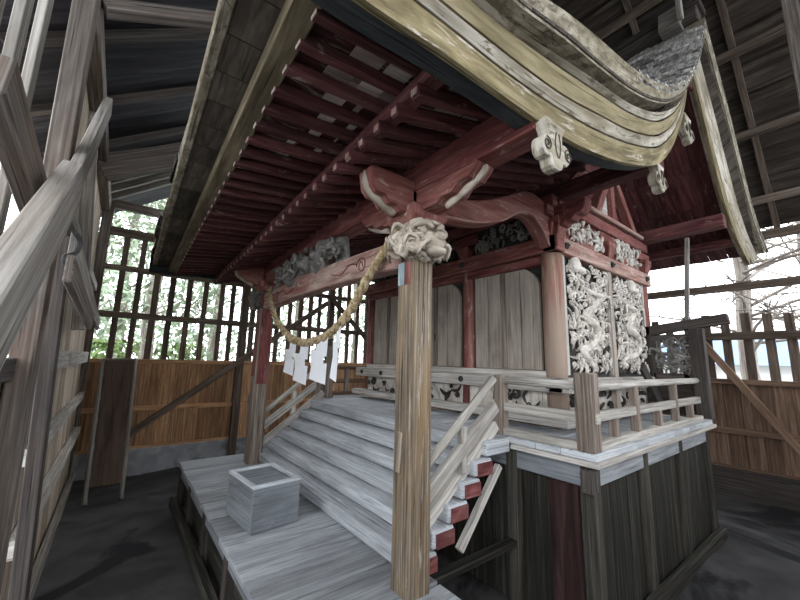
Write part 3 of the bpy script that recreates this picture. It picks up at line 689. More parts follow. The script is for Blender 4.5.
# gable boards (near and far) from measured knots: (x, z) of each moulding line
K = {
'gold_bot': (.84,[(.20,1.12),(.48,1.119),(.808,1.142),(1.1,1.149),(1.397,1.158),(1.711,1.179),(2.106,1.242),(2.631,1.374),(3.177,1.577),(3.516,1.80),(3.825,2.09),(4.23,2.58),(4.75,3.42)]),
'gold_top': (.83,[(.20,1.235),(.48,1.238),(.85,1.252),(1.09,1.255),(1.388,1.273),(1.705,1.31),(2.103,1.379),(2.632,1.513),(3.181,1.716),(3.544,1.95),(3.85,2.22),(4.25,2.70),(4.75,3.50)]),
'white_top':(.80,[(.20,1.285),(.48,1.283),(.753,1.288),(1.053,1.302),(1.343,1.323),(1.653,1.36),(2.044,1.444),(2.557,1.565),(3.086,1.76),(3.497,2.02),(3.80,2.29),(4.22,2.77),(4.75,3.56)]),
'board_top':(.77,[(.20,1.35),(.48,1.35),(.897,1.364),(1.082,1.383),(1.302,1.412),(1.607,1.464),(1.991,1.54),(2.488,1.645),(2.99,1.82),(3.42,2.08),(3.76,2.36),(4.18,2.83),(4.75,3.62)]),
'lip_top':  (.74,[(.20,1.36),(.48,1.36),(.931,1.372),(1.254,1.41),(1.552,1.478),(1.922,1.56),(2.402,1.66),(2.891,1.84),(3.34,2.09),(3.72,2.39),(4.15,2.87),(4.75,3.66)]),
'edge_bot': (.70,[(.20,1.40),(.70,1.40),(1.067,1.426),(1.194,1.45),(1.481,1.515),(1.834,1.575),(2.293,1.67),(2.76,1.83),(3.199,2.06),(3.69,2.43),(4.2,2.96),(4.75,3.70)]),
'edge_top': (.67,[(.20,1.49),(.70,1.50),(1.165,1.53),(1.45,1.62),(1.804,1.705),(2.266,1.80),(2.731,1.945),(3.165,2.155),(3.70,2.54),(4.25,3.10),(4.8,3.86)])}
KR = {
'gold_bot': (.84,[(4.75,3.42),(5.0,3.02),(5.161,2.72),(5.366,2.334),(5.697,1.923),(6.141,1.641),(6.75,1.43)]),
'gold_top': (.83,[(4.75,3.50),(5.1,3.0),(5.30,2.68),(5.50,2.38),(5.82,2.0),(6.22,1.72),(6.85,1.50)]),
'board_top':(.77,[(4.75,3.60),(5.15,3.1),(5.40,2.76),(5.62,2.45),(5.92,2.07),(6.3,1.78),(6.9,1.56)]),
'edge_bot': (.70,[(4.75,3.70),(5.25,3.16),(5.55,2.78),(5.78,2.46),(6.06,2.10),(6.45,1.80),(7.0,1.58)]),
'edge_top': (.67,[(4.8,3.86),(5.3,3.3),(5.62,2.88),(5.86,2.54),(6.14,2.18),(6.52,1.88),(7.1,1.66)])}
YC = 3.444
def strip(knots, a, b, n, x0, x1, yb, flip=False, gap=0.):
    """solid moulding between two knot lines; front faces step towards the viewer, back at yb"""
    ya, ka = knots[a]; yb2, kb = knots[b]
    ka = [(x, z+gap) for x, z in ka]
    m = MB(); fr = []; 
    A = [(x0+(x1-x0)*i/(n-1)) for i in range(n)]
    f = (lambda y: 2*YC-y) if flip else (lambda y: y)
    lo = [(x, f(ya), interp(ka, x)) for x in A]; hi = [(x, f(yb2), interp(kb, x)) for x in A]
    hb = [(x, f(yb), interp(kb, x)) for x in A]; lb = [(x, f(yb), interp(ka, x)) for x in A]
    seq = [lb, lo, hi, hb] if not flip else [hb, hi, lo, lb]
    cu = [0]
    for i in range(1,n): cu.append(cu[-1]+(V(lo[i])-V(lo[i-1])).length)
    for r0, r1 in zip(seq[:-1], seq[1:]):
        wd = (V(r0[n//2])-V(r1[n//2])).length; oy = random.random()*9
        m.add(r0+r1, [(i, n+i, n+i+1, i+1) for i in range(n-1)], [[(cu[i],oy),(cu[i],oy+wd),(cu[i+1],oy+wd),(cu[i+1],oy)] for i in range(n-1)], .5, 0, True)
    for i in (0, n-1):
        q = [s_[i] for s_ in seq]; m.add(q, [(3,2,1,0) if i == 0 else (0,1,2,3)], [[(0,0),(.1,0),(.1,.1),(0,.1)]], .5)
    return m
for flip in (False, True):
    for a, b, nm, mat, yb in (('gold_bot','gold_top','gable_board','gold',.868),('gold_top','white_top','gable_fillet','goldpeel',.868),('white_top','board_top','upper_gable_board','goldplain',.868),('board_top','lip_top','gable_lip','goldpeel',.868),('edge_bot','edge_top','shingle_edge_board','edge',.86)):
        strip(K, a, b, 60, .20, 4.74, yb, flip, 0. if a in ('gold_bot','edge_bot') else .016).build(nm, mat, rf)
    for a, b, nm, mat, yb in (('gold_bot','gold_top','gable_board','gold',.868),('gold_top','board_top','upper_gable_board','goldpeel',.92),('edge_bot','edge_top','shingle_edge_board','edge',.86)):
        strip(KR, a, b, 40, 4.76, 6.75 if nm == 'gable_board' else 6.95, yb, flip).build(nm, mat, rf)
for kk, x0, x1 in ((K, .20, 4.74),):
    kb = {'a': (.869, [(x, z+.012) for x, z in kk['gold_bot'][1]]), 'b': (.869, [(x, z+.03) for x, z in kk['gold_top'][1]]), 'c': (.869, kk['lip_top'][1])}
    for flip in (False, True): strip(kb, 'a', 'c', 60, x0, x1, .96, flip).build('gable_backing_board', 'teal', rf)
# overhanging boards between lip and shingle edge
m = MB(); n = 46
for i in range(n):
    x0 = .22+4.5*i/n; x1 = .22+4.5*(i+1)/n-.006
    q = [(x0,.66+.03,interp(K['edge_bot'][1],x0)+.012),(x1,.66+.03,interp(K['edge_bot'][1],x1)+.012),(x1,.95,interp(K['lip_top'][1],x1)+.03),(x0,.95,interp(K['lip_top'][1],x0)+.03)]
    q2 = [(a,b,c+.02) for a,b,c in q]
    m.add(q+q2, [(3,2,1,0),(4,5,6,7),(0,1,5,4),(1,2,6,5),(2,3,7,6),(3,0,4,7)], [[(0,i*.3),(0,i*.3+.1),(.25,i*.3+.1),(.25,i*.3)]]*6)
m.build('gable_soffit', 'soffit', rf)
m = MB(); n = 24
for i in range(n):
    x0 = 4.8+2.1*i/n; x1 = 4.8+2.1*(i+1)/n-.006
    q = [(x0,.69,interp(KR['edge_bot'][1],x0)+.012),(x1,.69,interp(KR['edge_bot'][1],x1)+.012),(x1,.95,interp(KR['board_top'][1],x1)+.03),(x0,.95,interp(KR['board_top'][1],x0)+.03)]
    q2 = [(a,b,c+.02) for a,b,c in q]
    m.add(q+q2, [(3,2,1,0),(4,5,6,7),(0,1,5,4),(1,2,6,5),(2,3,7,6),(3,0,4,7)], [[(0,i*.3),(0,i*.3+.1),(.25,i*.3+.1),(.25,i*.3)]]*6)
m.build('gable_soffit', 'soffit', rf)
# shingle courses on both slopes
def ztop(x, y):
    d = min(y-.67, 2*YC-.67-y); k = .10*(1-math.exp(-max(0,d)/.22))
    return (interp(K['edge_top'][1], x) if x <= 4.8 else interp(KR['edge_top'][1], x))+k
m = MB(); rs = random.Random(5)
xs_ = []; x = .2
while x < 4.78: xs_.append(x); x += .115 if x < 2.2 else .036
xs_.append(4.8)
for i in range(len(xs_)-1):
    x0, x1 = xs_[i], xs_[i+1]+.03; y = .672 if x0 > 2.35 else .76
    while y < 6.2:
        w_ = rs.uniform(.10,.42) if x0 > 2.0 else .5; y1 = min(y+w_, 6.21); g_ = .003
        th = rs.uniform(.004,.045); j = rs.uniform(-.022,.022); x00 = x0+j
        a = [(x00,y+g_,ztop(x00,y)+th),(x00,y1-g_,ztop(x00,y1)+th),(x1,y1-g_,ztop(min(x1,4.8),y1)+.004),(x1,y+g_,ztop(min(x1,4.8),y)+.004)]
        b = [(p[0]+(.006 if q < 2 else 0),p[1],p[2]-.05) for q, p in enumerate(a)]
        u0 = rs.random()*9; m.add(a+b, [(3,2,1,0),(0,1,5,4),(3,0,4,7),(1,2,6,5)], [[(u0,y),(u0,y1),(u0+.06,y1),(u0+.06,y)],[(u0,y),(u0,y1),(u0+.03,y1),(u0+.03,y)],[(u0,0),(u0+.1,0),(u0+.1,.03),(u0,.03)],[(u0,0),(u0+.1,0),(u0+.1,.03),(u0,.03)]])
        y = y1
m.build('front_shingles', 'shingle', rf)
m = MB()
for i in range(30):
    x0 = 4.8+2.3*i/30; x1 = 4.8+2.3*(i+1)/30; y = .672
    while y < 6.2:
        y1 = min(y+.5, 6.21)
        a = [(x0-.02,y,ztop(max(x0-.02,4.8),y)+.004),(x0-.02,y1,ztop(max(x0-.02,4.8),y1)+.004),(x1,y1,ztop(x1,y1)+.02),(x1,y,ztop(x1,y)+.02)]
        b = [(p[0],p[1],p[2]-.05) for p in a]
        m.add(a+b, [(3,2,1,0),(2,3,7,6),(7,4,5,6),(3,0,4,7),(1,2,6,5)], [[(0,y),(0,y1),(.06,y1),(.06,y)]]*5); y = y1
m.build('rear_shingles', 'shingle', rf)
# ridge with end tiles
m = MB(); m.beam((4.8,.72,4.0),(4.8,6.17,4.0), .22, .16); m.beam((4.8,.68,4.10),(4.8,6.2,4.10), .3, .06); m.build('ridge_cap', 'sheddark', rf, .01)
m = MB()
for k in range(4): m.beam((4.66+.02*k,.86,3.90+.075*k),(4.66+.02*k,1.06,3.90+.075*k), .2, .055)
m.beam((4.55,.84,3.88),(4.55,.84,4.22), .05, .07, up=(1,0,0)); m.build('ridge_end_ornament', 'shedpale', rf, .006)
# steep upper rafters and boards under the main roof
def zu(x): return 1.92+(x-3.3)*1.02 if x <= 4.75 else 3.40-(x-4.75)*.80
for y in ys[::2]:
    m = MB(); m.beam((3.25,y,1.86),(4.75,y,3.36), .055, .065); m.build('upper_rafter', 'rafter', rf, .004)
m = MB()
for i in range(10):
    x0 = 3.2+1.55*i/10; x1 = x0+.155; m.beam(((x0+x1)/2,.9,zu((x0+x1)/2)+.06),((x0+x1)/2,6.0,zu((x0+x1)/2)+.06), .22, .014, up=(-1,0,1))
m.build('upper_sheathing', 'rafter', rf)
m = MB()
for i in range(24):
    y0 = .88+i*5.15/24
    kn = [(4.75,3.42),(5.15,2.90),(5.5,2.42),(5.9,2.05),(6.4,1.78),(7.05,1.56)]
    for (xa,za),(xb,zb2) in zip(kn[:-1],kn[1:]): m.beam((xa,y0+.1,za+.07),(xb,y0+.1,zb2+.07), 5.15/24-.006, .016, tint=(i*37%10)/10)
m.build('rear_soffit_boards', 'rafter', rf)
for x, z in ((3.38,1.72),(5.62,1.77),(4.75,3.22)):
    m = MB(); m.beam((x,.86,z),(x,6.03,z), .15, .16); m.build('purlin', 'rafter', rf, .008)
m = MB(); m.beam((6.5,.86,1.72),(6.5,6.03,1.72), .1, .12); m.build('purlin', 'rafter', rf, .008)
# hanging gable pendants (cusped boards with scrolls)
def pendant(c, sc, y, shadow=.07):
    half = [(0,0),(.38,0),(.33,-.10),(.26,-.2),(.22,-.32),(.22,-.40),(.30,-.38),(.40,-.40),(.48,-.48),(.51,-.60),(.48,-.74),(.40,-.82),(.30,-.84),(.27,-.80),(.22,-.86),(.18,-.97),(.10,-1.02),(0,-1.03)]
    pr = [(a,b) for a,b in half]+[(-a,b) for a,b in reversed(half[:-1]) if a != 0]
    m = MB(); m.prism([(a*sc,b*sc) for a,b in pr], lambda u,v,d: (c[0]+u, y+d, c[1]+v), 0, shadow, tint=.6)
    o = m.build('gable_pendant', 'goldpeel', rf, .006)
    e = MB()
    for q in (-1,1):
        e.tube(spiral((c[0]+q*.40*sc, y-.004, c[1]-.62*sc), (1,0,0), (0,0,1), .15*sc, .03*sc, 1.5, 1.6, 22, w=(0,-1,0), hand=q), .014*sc, 5)
        e.tube(resample([(c[0]+q*.05*sc,y-.004,c[1]-.25*sc),(c[0]+q*.1*sc,y-.004,c[1]-.55*sc),(c[0]+q*.02*sc,y-.004,c[1]-.8*sc)],9), .012*sc, 5)
    e.build('pendant_scroll', 'soffit', o)
pendant((1.56,1.17), .24, .80)
pendant((3.36,1.66), .24, .86)
pendant((4.45,2.62), .30, .86)

# ================================================================== SHRINE HALL
hx, hxb = 3.32, 5.59; py = [1.83, 2.905, 3.98, 5.055]
h = empty('shrine_hall', (4.45, 3.44, -.57), 'red framed shrine hall with pale doors and white carved side panels', 'shrine')
FZ = -.57
def column(x, y, r, z0, z1, mat='redbright', nm='pillar'):
    m = MB(); m.tube([(x,y,z0),(x,y,.1),(x,y,z1)], [r,r,r], 20, tint=.5); m.build(nm, mat, h)
M['pillarwear'] = wood('pillar_worn_red', (.22,.10,.085), (.33,.16,.135), (.42,.26,.2), (1.2,20), stain=(.36,.25,.15), stain_amt=.7, peel=(.45,.38,.3), peel_amt=.25, peel_scale=(1.5,18), tint=.2)
def wear(m, z0, z1, c):
    nt = m.node_tree; L = nt.links; b = nt.nodes['Principled BSDF']; src = b.inputs['Base Color'].links[0].from_socket
    tc = nd(nt, 'ShaderNodeTexCoord'); sx_ = nd(nt, 'ShaderNodeSeparateXYZ'); L.new(tc.outputs['Object'], sx_.inputs[0])
    n = nd(nt, 'ShaderNodeTexNoise'); n.inputs['Scale'].default_value = 9; n.inputs['Detail'].default_value = 6
    mp = nd(nt, 'ShaderNodeMapping'); mp.inputs['Scale'].default_value = (1,1,.18); L.new(tc.outputs['Object'], mp.inputs[0]); L.new(mp.outputs[0], n.inputs['Vector'])
    ad = nd(nt, 'ShaderNodeMath', operation='MULTIPLY_ADD'); L.new(n.outputs['Fac'], ad.inputs[0]); ad.inputs[1].default_value = 1.3; L.new(sx_.outputs['Z'], ad.inputs[2])
    q = nd(nt, 'ShaderNodeMapRange'); q.inputs['From Min'].default_value = z1+.65; q.inputs['From Max'].default_value = z0+.65; q.inputs['To Max'].default_value = .85; L.new(ad.outputs[0], q.inputs[0])
    mx = nd(nt, 'ShaderNodeMix', data_type='RGBA'); L.new(q.outputs[0], mx.inputs['Factor']); L.new(src, mx.inputs['A'])
    mx.inputs['B'].default_value = c4(c); L.new(mx.outputs['Result'], b.inputs['Base Color'])
wear(M['pillarwear'], .9, 1.35, (.34,.27,.21))
column(hx, py[0], .10, FZ, 1.10, 'pillarwear')
for y in py[1:]: column(hx, y, .075, FZ, 1.10)
for y in (py[0], py[3]): column(hxb, y, .10, FZ, 1.10, 'redbright')
# head beams, block layer and upper beam
for (a, b, w_, h_, mat) in (((hx-.05,py[0]-.14,1.17),(hx-.05,py[3]+.14,1.17),.14,.165,'redbright'),((hx-.02,py[0],1.035),(hx-.02,py[3],1.035),.1,.09,'red')):
    m = MB(); m.beam(a, b, w_, h_); m.build('head_beam', mat, h, .008)
m = MB(); m.beam((hx-.12,py[0]-.05,1.17),(hxb+.12,py[0]-.05,1.17), .14, .165); m.build('head_beam', 'lintel', h, .008)
for (a, b) in (((hx,py[0]-.05,1.62),(hxb+.1,py[0]-.05,1.62)),((hx-.03,py[0]-.1,1.62),(hx-.03,py[3]+.1,1.62))):
    m = MB(); m.beam(a, b, .14, .13); m.build('upper_beam', 'red', h, .008)
for x in (hx+.08, (hx+hxb)/2, hxb-.05):
    m = MB(); q = V((x, py[0]-.13, 1.17)); m.tube([q+V((-.0,.012,0)), q+V((0,-.012,0))], [.04,.03], 6); m.tube([q, q+V((0,-.03,0))], [.016,.008], 8); m.build('nail_cover', 'teal', h)
for y in py: 
    m = MB(); q = V((hx-.13, y, 1.17)); m.tube([q+V((.012,0,0)), q+V((-.012,0,0))], [.036,.028], 6); m.tube([q, q+V((-.03,0,0))], [.014,.008], 8); m.build('nail_cover', 'teal', h)
# side wall: carved panels
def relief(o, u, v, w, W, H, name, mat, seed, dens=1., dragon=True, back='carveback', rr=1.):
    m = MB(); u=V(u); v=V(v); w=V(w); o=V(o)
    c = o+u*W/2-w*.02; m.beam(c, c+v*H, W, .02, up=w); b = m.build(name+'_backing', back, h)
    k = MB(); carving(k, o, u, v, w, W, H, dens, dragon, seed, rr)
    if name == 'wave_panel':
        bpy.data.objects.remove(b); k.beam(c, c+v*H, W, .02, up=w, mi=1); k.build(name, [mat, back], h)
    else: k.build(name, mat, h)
xm = (hx+hxb)/2
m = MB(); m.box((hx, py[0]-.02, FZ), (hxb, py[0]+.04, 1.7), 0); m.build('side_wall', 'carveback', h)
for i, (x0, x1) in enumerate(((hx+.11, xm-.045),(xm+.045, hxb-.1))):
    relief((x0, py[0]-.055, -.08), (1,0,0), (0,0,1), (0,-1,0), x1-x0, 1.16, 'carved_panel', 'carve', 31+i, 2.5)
    for xa in (x0-.03, x1-.012):
        fr = MB(); fr.box((xa,py[0]-.075,-.10),(xa+.042,py[0]-.03,1.09),2); fr.build('panel_frame', 'whitewood', h, .004)
m = MB(); m.box((xm-.045, py[0]-.09, FZ), (xm+.045, py[0]-.02, 1.09), 2); m.build('middle_post', 'door', h, .006)
m = MB(); m.beam((hx-.16,py[0]-.07,-.19),(hxb+.14,py[0]-.07,-.19), .14, .13); m.build('sill_beam', 'whitewood', h, .008)
m = MB(); m.beam((hx-.09,py[0]-.2,-.19),(hx-.09,py[3]+.2,-.19), .14, .13); m.build('sill_beam', 'whitewood', h, .008)
m = MB(); m.beam((hx-.02,py[0],-.095),(hx-.02,py[3],-.095), .12, .06); m.build('door_sill', 'whitewood', h, .006)
m = MB(); m.beam((hx-.14,py[0]-.2,-.505),(hx-.14,py[3]+.2,-.505), .16, .08); m.build('ground_beam', 'whitewood', h, .006)
m = MB(); m.beam((hx-.16,py[0]-.09,-.505),(hxb+.1,py[0]-.09,-.505), .1, .08); m.build('ground_beam', 'whitewood', h, .006)
for y in py+[(py[k]+py[k+1])/2 for k in range(3)]:
    m = MB(); q = V((hx-.165, y, -.19)); m.tube([q+V((.012,0,0)), q+V((-.012,0,0))], [.04,.03], 6); m.build('nail_cover', 'teal', h)
for k in range(3):
    y0, y1 = py[k]+.06, py[k+1]-.06
    relief((hx-.085, y1, -.465), (0,-1,0), (0,0,1), (-1,0,0), y1-y0, .20, 'wave_panel', 'carveback', 50+k, .5, False, back='carve', rr=1.2)
for k, (x0, x1) in enumerate(((hx+.05,xm-.05),(xm+.05,hxb-.05))):
    relief((x0, py[0]-.04, -.465), (1,0,0), (0,0,1), (0,-1,0), x1-x0, .20, 'wave_panel', 'carveback', 60+k, .5, False, back='carve', rr=1.2)
# blocks and carvings between head beam and upper beam, on the side and the front
for x in (hx, (hx+xm)/2+.02, xm, (xm+hxb)/2, hxb):
    m = MB(); m.beam((x,py[0]-.05,1.253),(x,py[0]-.05,1.38), .13, .13, up=(0,1,0), w2=.2, h2=.2) if x in (hx,xm,hxb) else m.prism([(-.3,1.255),(.3,1.255),(.2,1.30),(.1,1.36),(-.1,1.36),(-.2,1.30)], lambda u,v,d: (x+u, py[0]-.05+d, v), -.05, .05)
    if x in (hx,xm,hxb):
        m.beam((x,py[0]-.05,1.38),(x,py[0]-.05,1.44), .2, .2, up=(0,1,0)); m.beam((x-.2,py[0]-.05,1.495),(x+.2,py[0]-.05,1.495), .1, .11)
    m.build('bearing_block', 'redbright', h, .006)
for k, (x0, x1) in enumerate(((hx+.12,xm-.1),(xm+.1,hxb-.1))):
    relief((x0, py[0]-.075, 1.27), (1,0,0), (0,0,1), (0,-1,0), x1-x0, .29, 'frieze_carving', 'carve', 70+k, 1.8, False, back='redbright', rr=1.1)
for k in range(3):
    relief((hx-.07, py[k+1]-.15, 1.27), (0,-1,0), (0,0,1), (-1,0,0), 1.075-.3, .29, 'frieze_carving', 'carvedark', 80+k, 1.3, False, rr=1.1)
    m = MB(); y = py[k]; m.beam((hx-.04,y,1.253),(hx-.04,y,1.38), .13,.13, up=(0,1,0), w2=.2, h2=.2); m.beam((hx-.04,y-.2,1.47),(hx-.04,y+.2,1.47), .1, .12); m.build('bearing_block', 'red', h, .006)
# gable infill above the side wall: rake struts and a pale board
m = MB(); gp = [(hx+.1,1.68),(hxb-.1,1.68),(hxb-.25,1.86),(5.2,2.25),(4.78,2.95),(4.3,2.5),(3.8,2.05)]
m.prism(gp, lambda u,v,d: (u, py[0]+d, v), .0, .04); m.build('gable_infill', 'rafter', h)
m = MB(); m.prism([(4.28,1.70),(4.92,1.70),(4.80,2.28),(4.66,2.28)], lambda u,v,d: (u, py[0]+d, v), -.035, -.01, tint=.8); m.build('gable_board', 'whitewood', h)
m = MB(); m.beam((4.72,py[0]-.05,1.68),(4.72,py[0]-.05,2.5), .11, .09, up=(0,1,0)); m.beam((4.2,py[0]-.06,1.72),(4.66,py[0]-.06,2.4), .1, .1); m.beam((5.38,py[0]-.06,1.72),(4.80,py[0]-.06,2.4), .1, .1); m.build('gable_strut', 'redbright', h, .006)
m = MB(); m.beam((3.9,py[0]-.05,1.735),(5.5,py[0]-.05,1.735), .2, .05); m.build('moulding', 'lintel', h, .01)
m = MB(); scroll_arm(m, V((hx, py[0], 0)), 0, 1.34, 1.56, .40, .14, 1, -1); m.build('corner_arm', 'red', h, .008)
# front: doors between the pillars
m = MB(); m.box((hx+.03, py[0], FZ), (hx+.06, py[3], 1.7), 1); m.build('front_backing', 'carveback', h)
for k in range(3):
    y0, y1 = py[k]+.085, py[k+1]-.085; ym = (y0+y1)/2
    for a, b, q in ((y0+.05, ym-.005, 1),(ym+.005, y1-.02, -1)):
        # leaf with a rounded outer top corner
        w_ = b-a; outer = a if q == 1 else b
        pr = [(a,-.06),(b,-.06),(b,.99),(a,.99)]
        cr = [(.0,.80),(.022,.87),(.06,.92),(.11,.96),(.16,.99)]
        if q == 1: pr = [(a,-.06),(b,-.06),(b,.99)]+[(a+dx,z) for dx,z in reversed(cr)]
        else: pr = [(a,-.06),(b,-.06),(b,1.0),(a,1.0)]
        m = MB(); nb = 3
        m2 = MB()
        m.add([(hx-.02,u,v) for u,v in pr]+[(hx+.02,u,v) for u,v in pr], [tuple(range(len(pr)-1,-1,-1)), tuple(range(len(pr),2*len(pr)))]+[(i,(i+1)%len(pr),(i+1)%len(pr)+len(pr),i+len(pr)) for i in range(len(pr))],
              [[(v,u+k) for u,v in reversed(pr)],[(v,u) for u,v in pr]]+[[(0,0),(.1,0),(.1,.04),(0,.04)]]*len(pr), tint=.4+.3*random.random())
        dl = m.build('door_leaf', 'door', h, .003)
        ms = MB(); yi = ym+.03; ms.box((hx-.036,yi-.034,-.05),(hx-.018,yi+.034,.995),2)
        if q == -1: ms.build('door_stile', 'post', dl, .004)
        mc = MB()
        mc.box((hx-.0215, a+w_*.55-.0025, -.05),(hx-.0195, a+w_*.55+.0025, .97), 2)
        mc.build('board_joint', 'carveback', dl)
        if q == 1 and k == 1:
            mk = MB(); mk.tube([(hx-.034,yi,.32),(hx-.05,yi,.32)], [.012,.012], 8); mk.box((hx-.037,yi-.012,.27),(hx-.0335,yi+.012,.36),2); mk.build('latch', 'metal', dl)

# side screen at the back of the veranda
sx = 5.50
t = empty('side_screen', (sx, 1.45, FZ), 'dark framed carved openwork screen closing the end of the side veranda', 'screen')
m = MB(); m.box((sx-.065, 1.16, FZ), (sx+.065, 1.30, .47), 2); m.build('end_post', 'sheddark', t, .006)
a, b = P(687,238,x=5.62), P(687,335,x=5.62); m = MB(); m.beam(b, a, .045, .045, up=(0,1,0)); m.build('thin_pole', 'shedpale', t, .004)
for ya in (1.36, 1.70):
    m = MB(); m.box((sx-.035, ya-.03, -.15), (sx+.035, ya+.03, .34), 2); m.build('frame_stile', 'sheddark', t, .005)
m = MB(); m.box((sx-.05, 1.70, FZ), (sx+.05, 1.78, .52), 2); m.build('inner_post', 'sheddark', t, .006)
m = MB(); m.beam((sx, .92, .57), (sx, 1.80, .45), .1, .12); m.build('top_beam', 'sheddark', t, .008)
m = MB(); m.beam((sx, 1.2, .36), (sx, 1.8, .36), .07, .07); m.build('frame_rail', 'sheddark', t, .005)
m = MB(); m.beam((sx, 1.2, -.12), (sx, 1.8, -.12), .07, .09); m.build('frame_rail', 'sheddark', t, .005)
m = MB(); m.box((sx-.015, 1.22, FZ), (sx+.015, 1.76, -.12), 1); m.build('lower_panel', 'sheddark', t)
m = MB(); carving(m, (sx-.01, 1.70, -.08), (0,-1,0), (0,0,1), (-1,0,0), .42, .42, 3.2, True, 91); carving(m, (sx+.0, 1.70, -.08), (0,-1,0), (0,0,1), (1,0,0), .42, .42, .7, False, 92); m.build('openwork_carving', 'carvedark', t)
# ================================================================== VERANDA AND RAILINGS
t = empty('veranda', (3.4, 3.44, GZ), 'bleached plank veranda around the shrine above a dark board skirt', 'veranda')
vx, vy, vz = 2.62, 1.19, -.60; vy2 = 2*YC-vy; vxe = 5.62
w_ = .0; y = 1.26; 
# front: planks run outwards (along x); side: planks run across (along y)
ww = [.22,.25,.21,.24,.23]
y = vy
m_i = 0
while y < vy2-.01:
    w_ = random.uniform(.2,.27); y1 = min(y+w_, vy2)
    m = MB(); m.box((vx+random.uniform(0,.012), y+.003, vz-.045), (hx+.02, y1-.003, vz+.0+random.uniform(-.003,.003)), 0); m.build('floor_plank', 'tread', t, .004); y = y1
x = hx+.02
while x < vxe-.01:
    w_ = random.uniform(.18,.25); x1 = min(x+w_, vxe)
    m = MB(); m.box((x+.003, vy+random.uniform(0,.012), vz-.045), (x1-.003, py[0], vz+random.uniform(-.003,.003)), 1); m.build('floor_plank', 'tread', t, .004); x = x1
m = MB(); m.box((vx-.02, vy-.02, vz-.085), (vxe+.02, vy+.06, vz-.046)); m.build('edge_board', 'whitewood', t, .006)
for a, b in ((vy+.06, 1.86), (5.19, vy2)):
    m = MB(); m.box((vx-.02, a, vz-.085), (vx+.05, b, vz-.046)); m.build('edge_board', 'whitewood', t, .006)
# railing foot plank seen on the veranda
# beams and skirt
sy, sxx = vy+.075, vx+.06
m = MB(); m.box((sxx-.02, sy-.02, vz-.235), (vxe-.03, sy+.06, vz-.09)); m.build('rim_beam', 'deck', t, .006)
m = MB(); m.box((sxx-.02, sy+.02, vz-.235), (sxx+.06, vy2-.1, vz-.09)); m.build('rim_beam', 'box', t, .006)
m = MB(); m.box((sxx-.10, sy-.05, vz-.25), (sxx+.0, sy+.02, vz-.10)); m.build('beam_nose', 'sheddark', t, .006)
x = sxx+.1
while x < vxe-.06:
    w_ = random.uniform(.2,.32); x1 = min(x+w_, vxe-.05)
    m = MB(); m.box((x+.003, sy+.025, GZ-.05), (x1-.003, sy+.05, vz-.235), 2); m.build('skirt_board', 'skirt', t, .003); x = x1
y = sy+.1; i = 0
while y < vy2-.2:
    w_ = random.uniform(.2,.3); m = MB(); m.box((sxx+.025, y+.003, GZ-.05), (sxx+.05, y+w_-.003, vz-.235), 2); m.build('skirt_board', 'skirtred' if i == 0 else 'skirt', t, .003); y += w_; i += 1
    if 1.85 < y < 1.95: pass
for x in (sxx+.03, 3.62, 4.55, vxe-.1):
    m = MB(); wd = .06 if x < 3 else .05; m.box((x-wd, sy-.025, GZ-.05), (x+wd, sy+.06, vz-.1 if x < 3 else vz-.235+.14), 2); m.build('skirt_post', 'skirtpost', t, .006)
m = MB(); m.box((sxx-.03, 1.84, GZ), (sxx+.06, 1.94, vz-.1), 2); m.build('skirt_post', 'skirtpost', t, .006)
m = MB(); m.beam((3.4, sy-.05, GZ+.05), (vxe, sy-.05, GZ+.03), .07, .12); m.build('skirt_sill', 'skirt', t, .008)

def railing(label, pts, posts, bal, rm='rail'):
    t = empty('veranda_railing', (pts[0][0], pts[0][1], vz), label, 'railing')
    for a, b in zip(pts[:-1], pts[1:]):
        a = V((a[0],a[1],0)); b = V((b[0],b[1],0)); d = (b-a).normalized()
        m = MB(); m.tube([a+V((0,0,-.148))-d*.02, b+V((0,0,-.150))+d*.06], .033, 10); m.build('top_rail', rm, t)
        m = MB(); m.beam(a+V((0,0,-.37)), b+V((0,0,-.37))+d*.08, .05, .072); m.build('middle_rail', rm, t, .006)
        m = MB(); m.beam(a+V((0,0,-.57)), b+V((0,0,-.57)), .075, .06); m.build('foot_rail', rm, t, .006)
    for (x, y, s_, z1, mat) in posts:
        m = MB(); m.box((x-s_,y-s_,vz),(x+s_,y+s_,z1),2); o = m.build('railing_post', mat, t, .008)
    for (x, y, ht, mat) in bal:
        m = MB(); m.box((x-.035,y-.03,-.57),(x+.035,y+.03,ht),2); m.build('baluster', mat, t, .006)
    return t
railing('bleached railing with thick corner post at the near corner of the veranda', [(2.70,1.99),(2.70,1.27),(5.42,1.27)],
        [(2.70,1.27,.062,-.055,'post'),(2.70,2.01,.045,-.10,'post')], [(3.12,1.27,-.40,'post'),(3.55,1.27,-.16,'post'),(4.08,1.27,-.40,'post'),(4.58,1.27,-.16,'post'),(5.08,1.27,-.40,'post')])
m = MB(); q = [(2.70,1.27)]
railing('brown railing along the far side of the veranda behind the stairs', [(2.70,5.20),(2.70,5.62),(5.4,5.62)],
        [(2.66,5.22,.045,.2,'post'),(2.70,5.62,.055,-.02,'post')], [(3.2,5.62,-.16,'post'),(3.8,5.62,-.16,'post'),(4.4,5.62,-.16,'post')], 'cedardull')
plank('leaning_plank', P(642,366,y=1.5), P(661,404,y=1.5), .12, .03, 'sheddark', 'dark plank leaning behind the railing beside the carved screen', 'plank', up=(0,1,0))
plank('thin_stick', P(697,366,y=1.40), P(688,402,y=1.40), .022, .022, 'shedpale', 'thin pale stick leaning against the screen end post behind the railing', 'stick', up=(0,1,0))

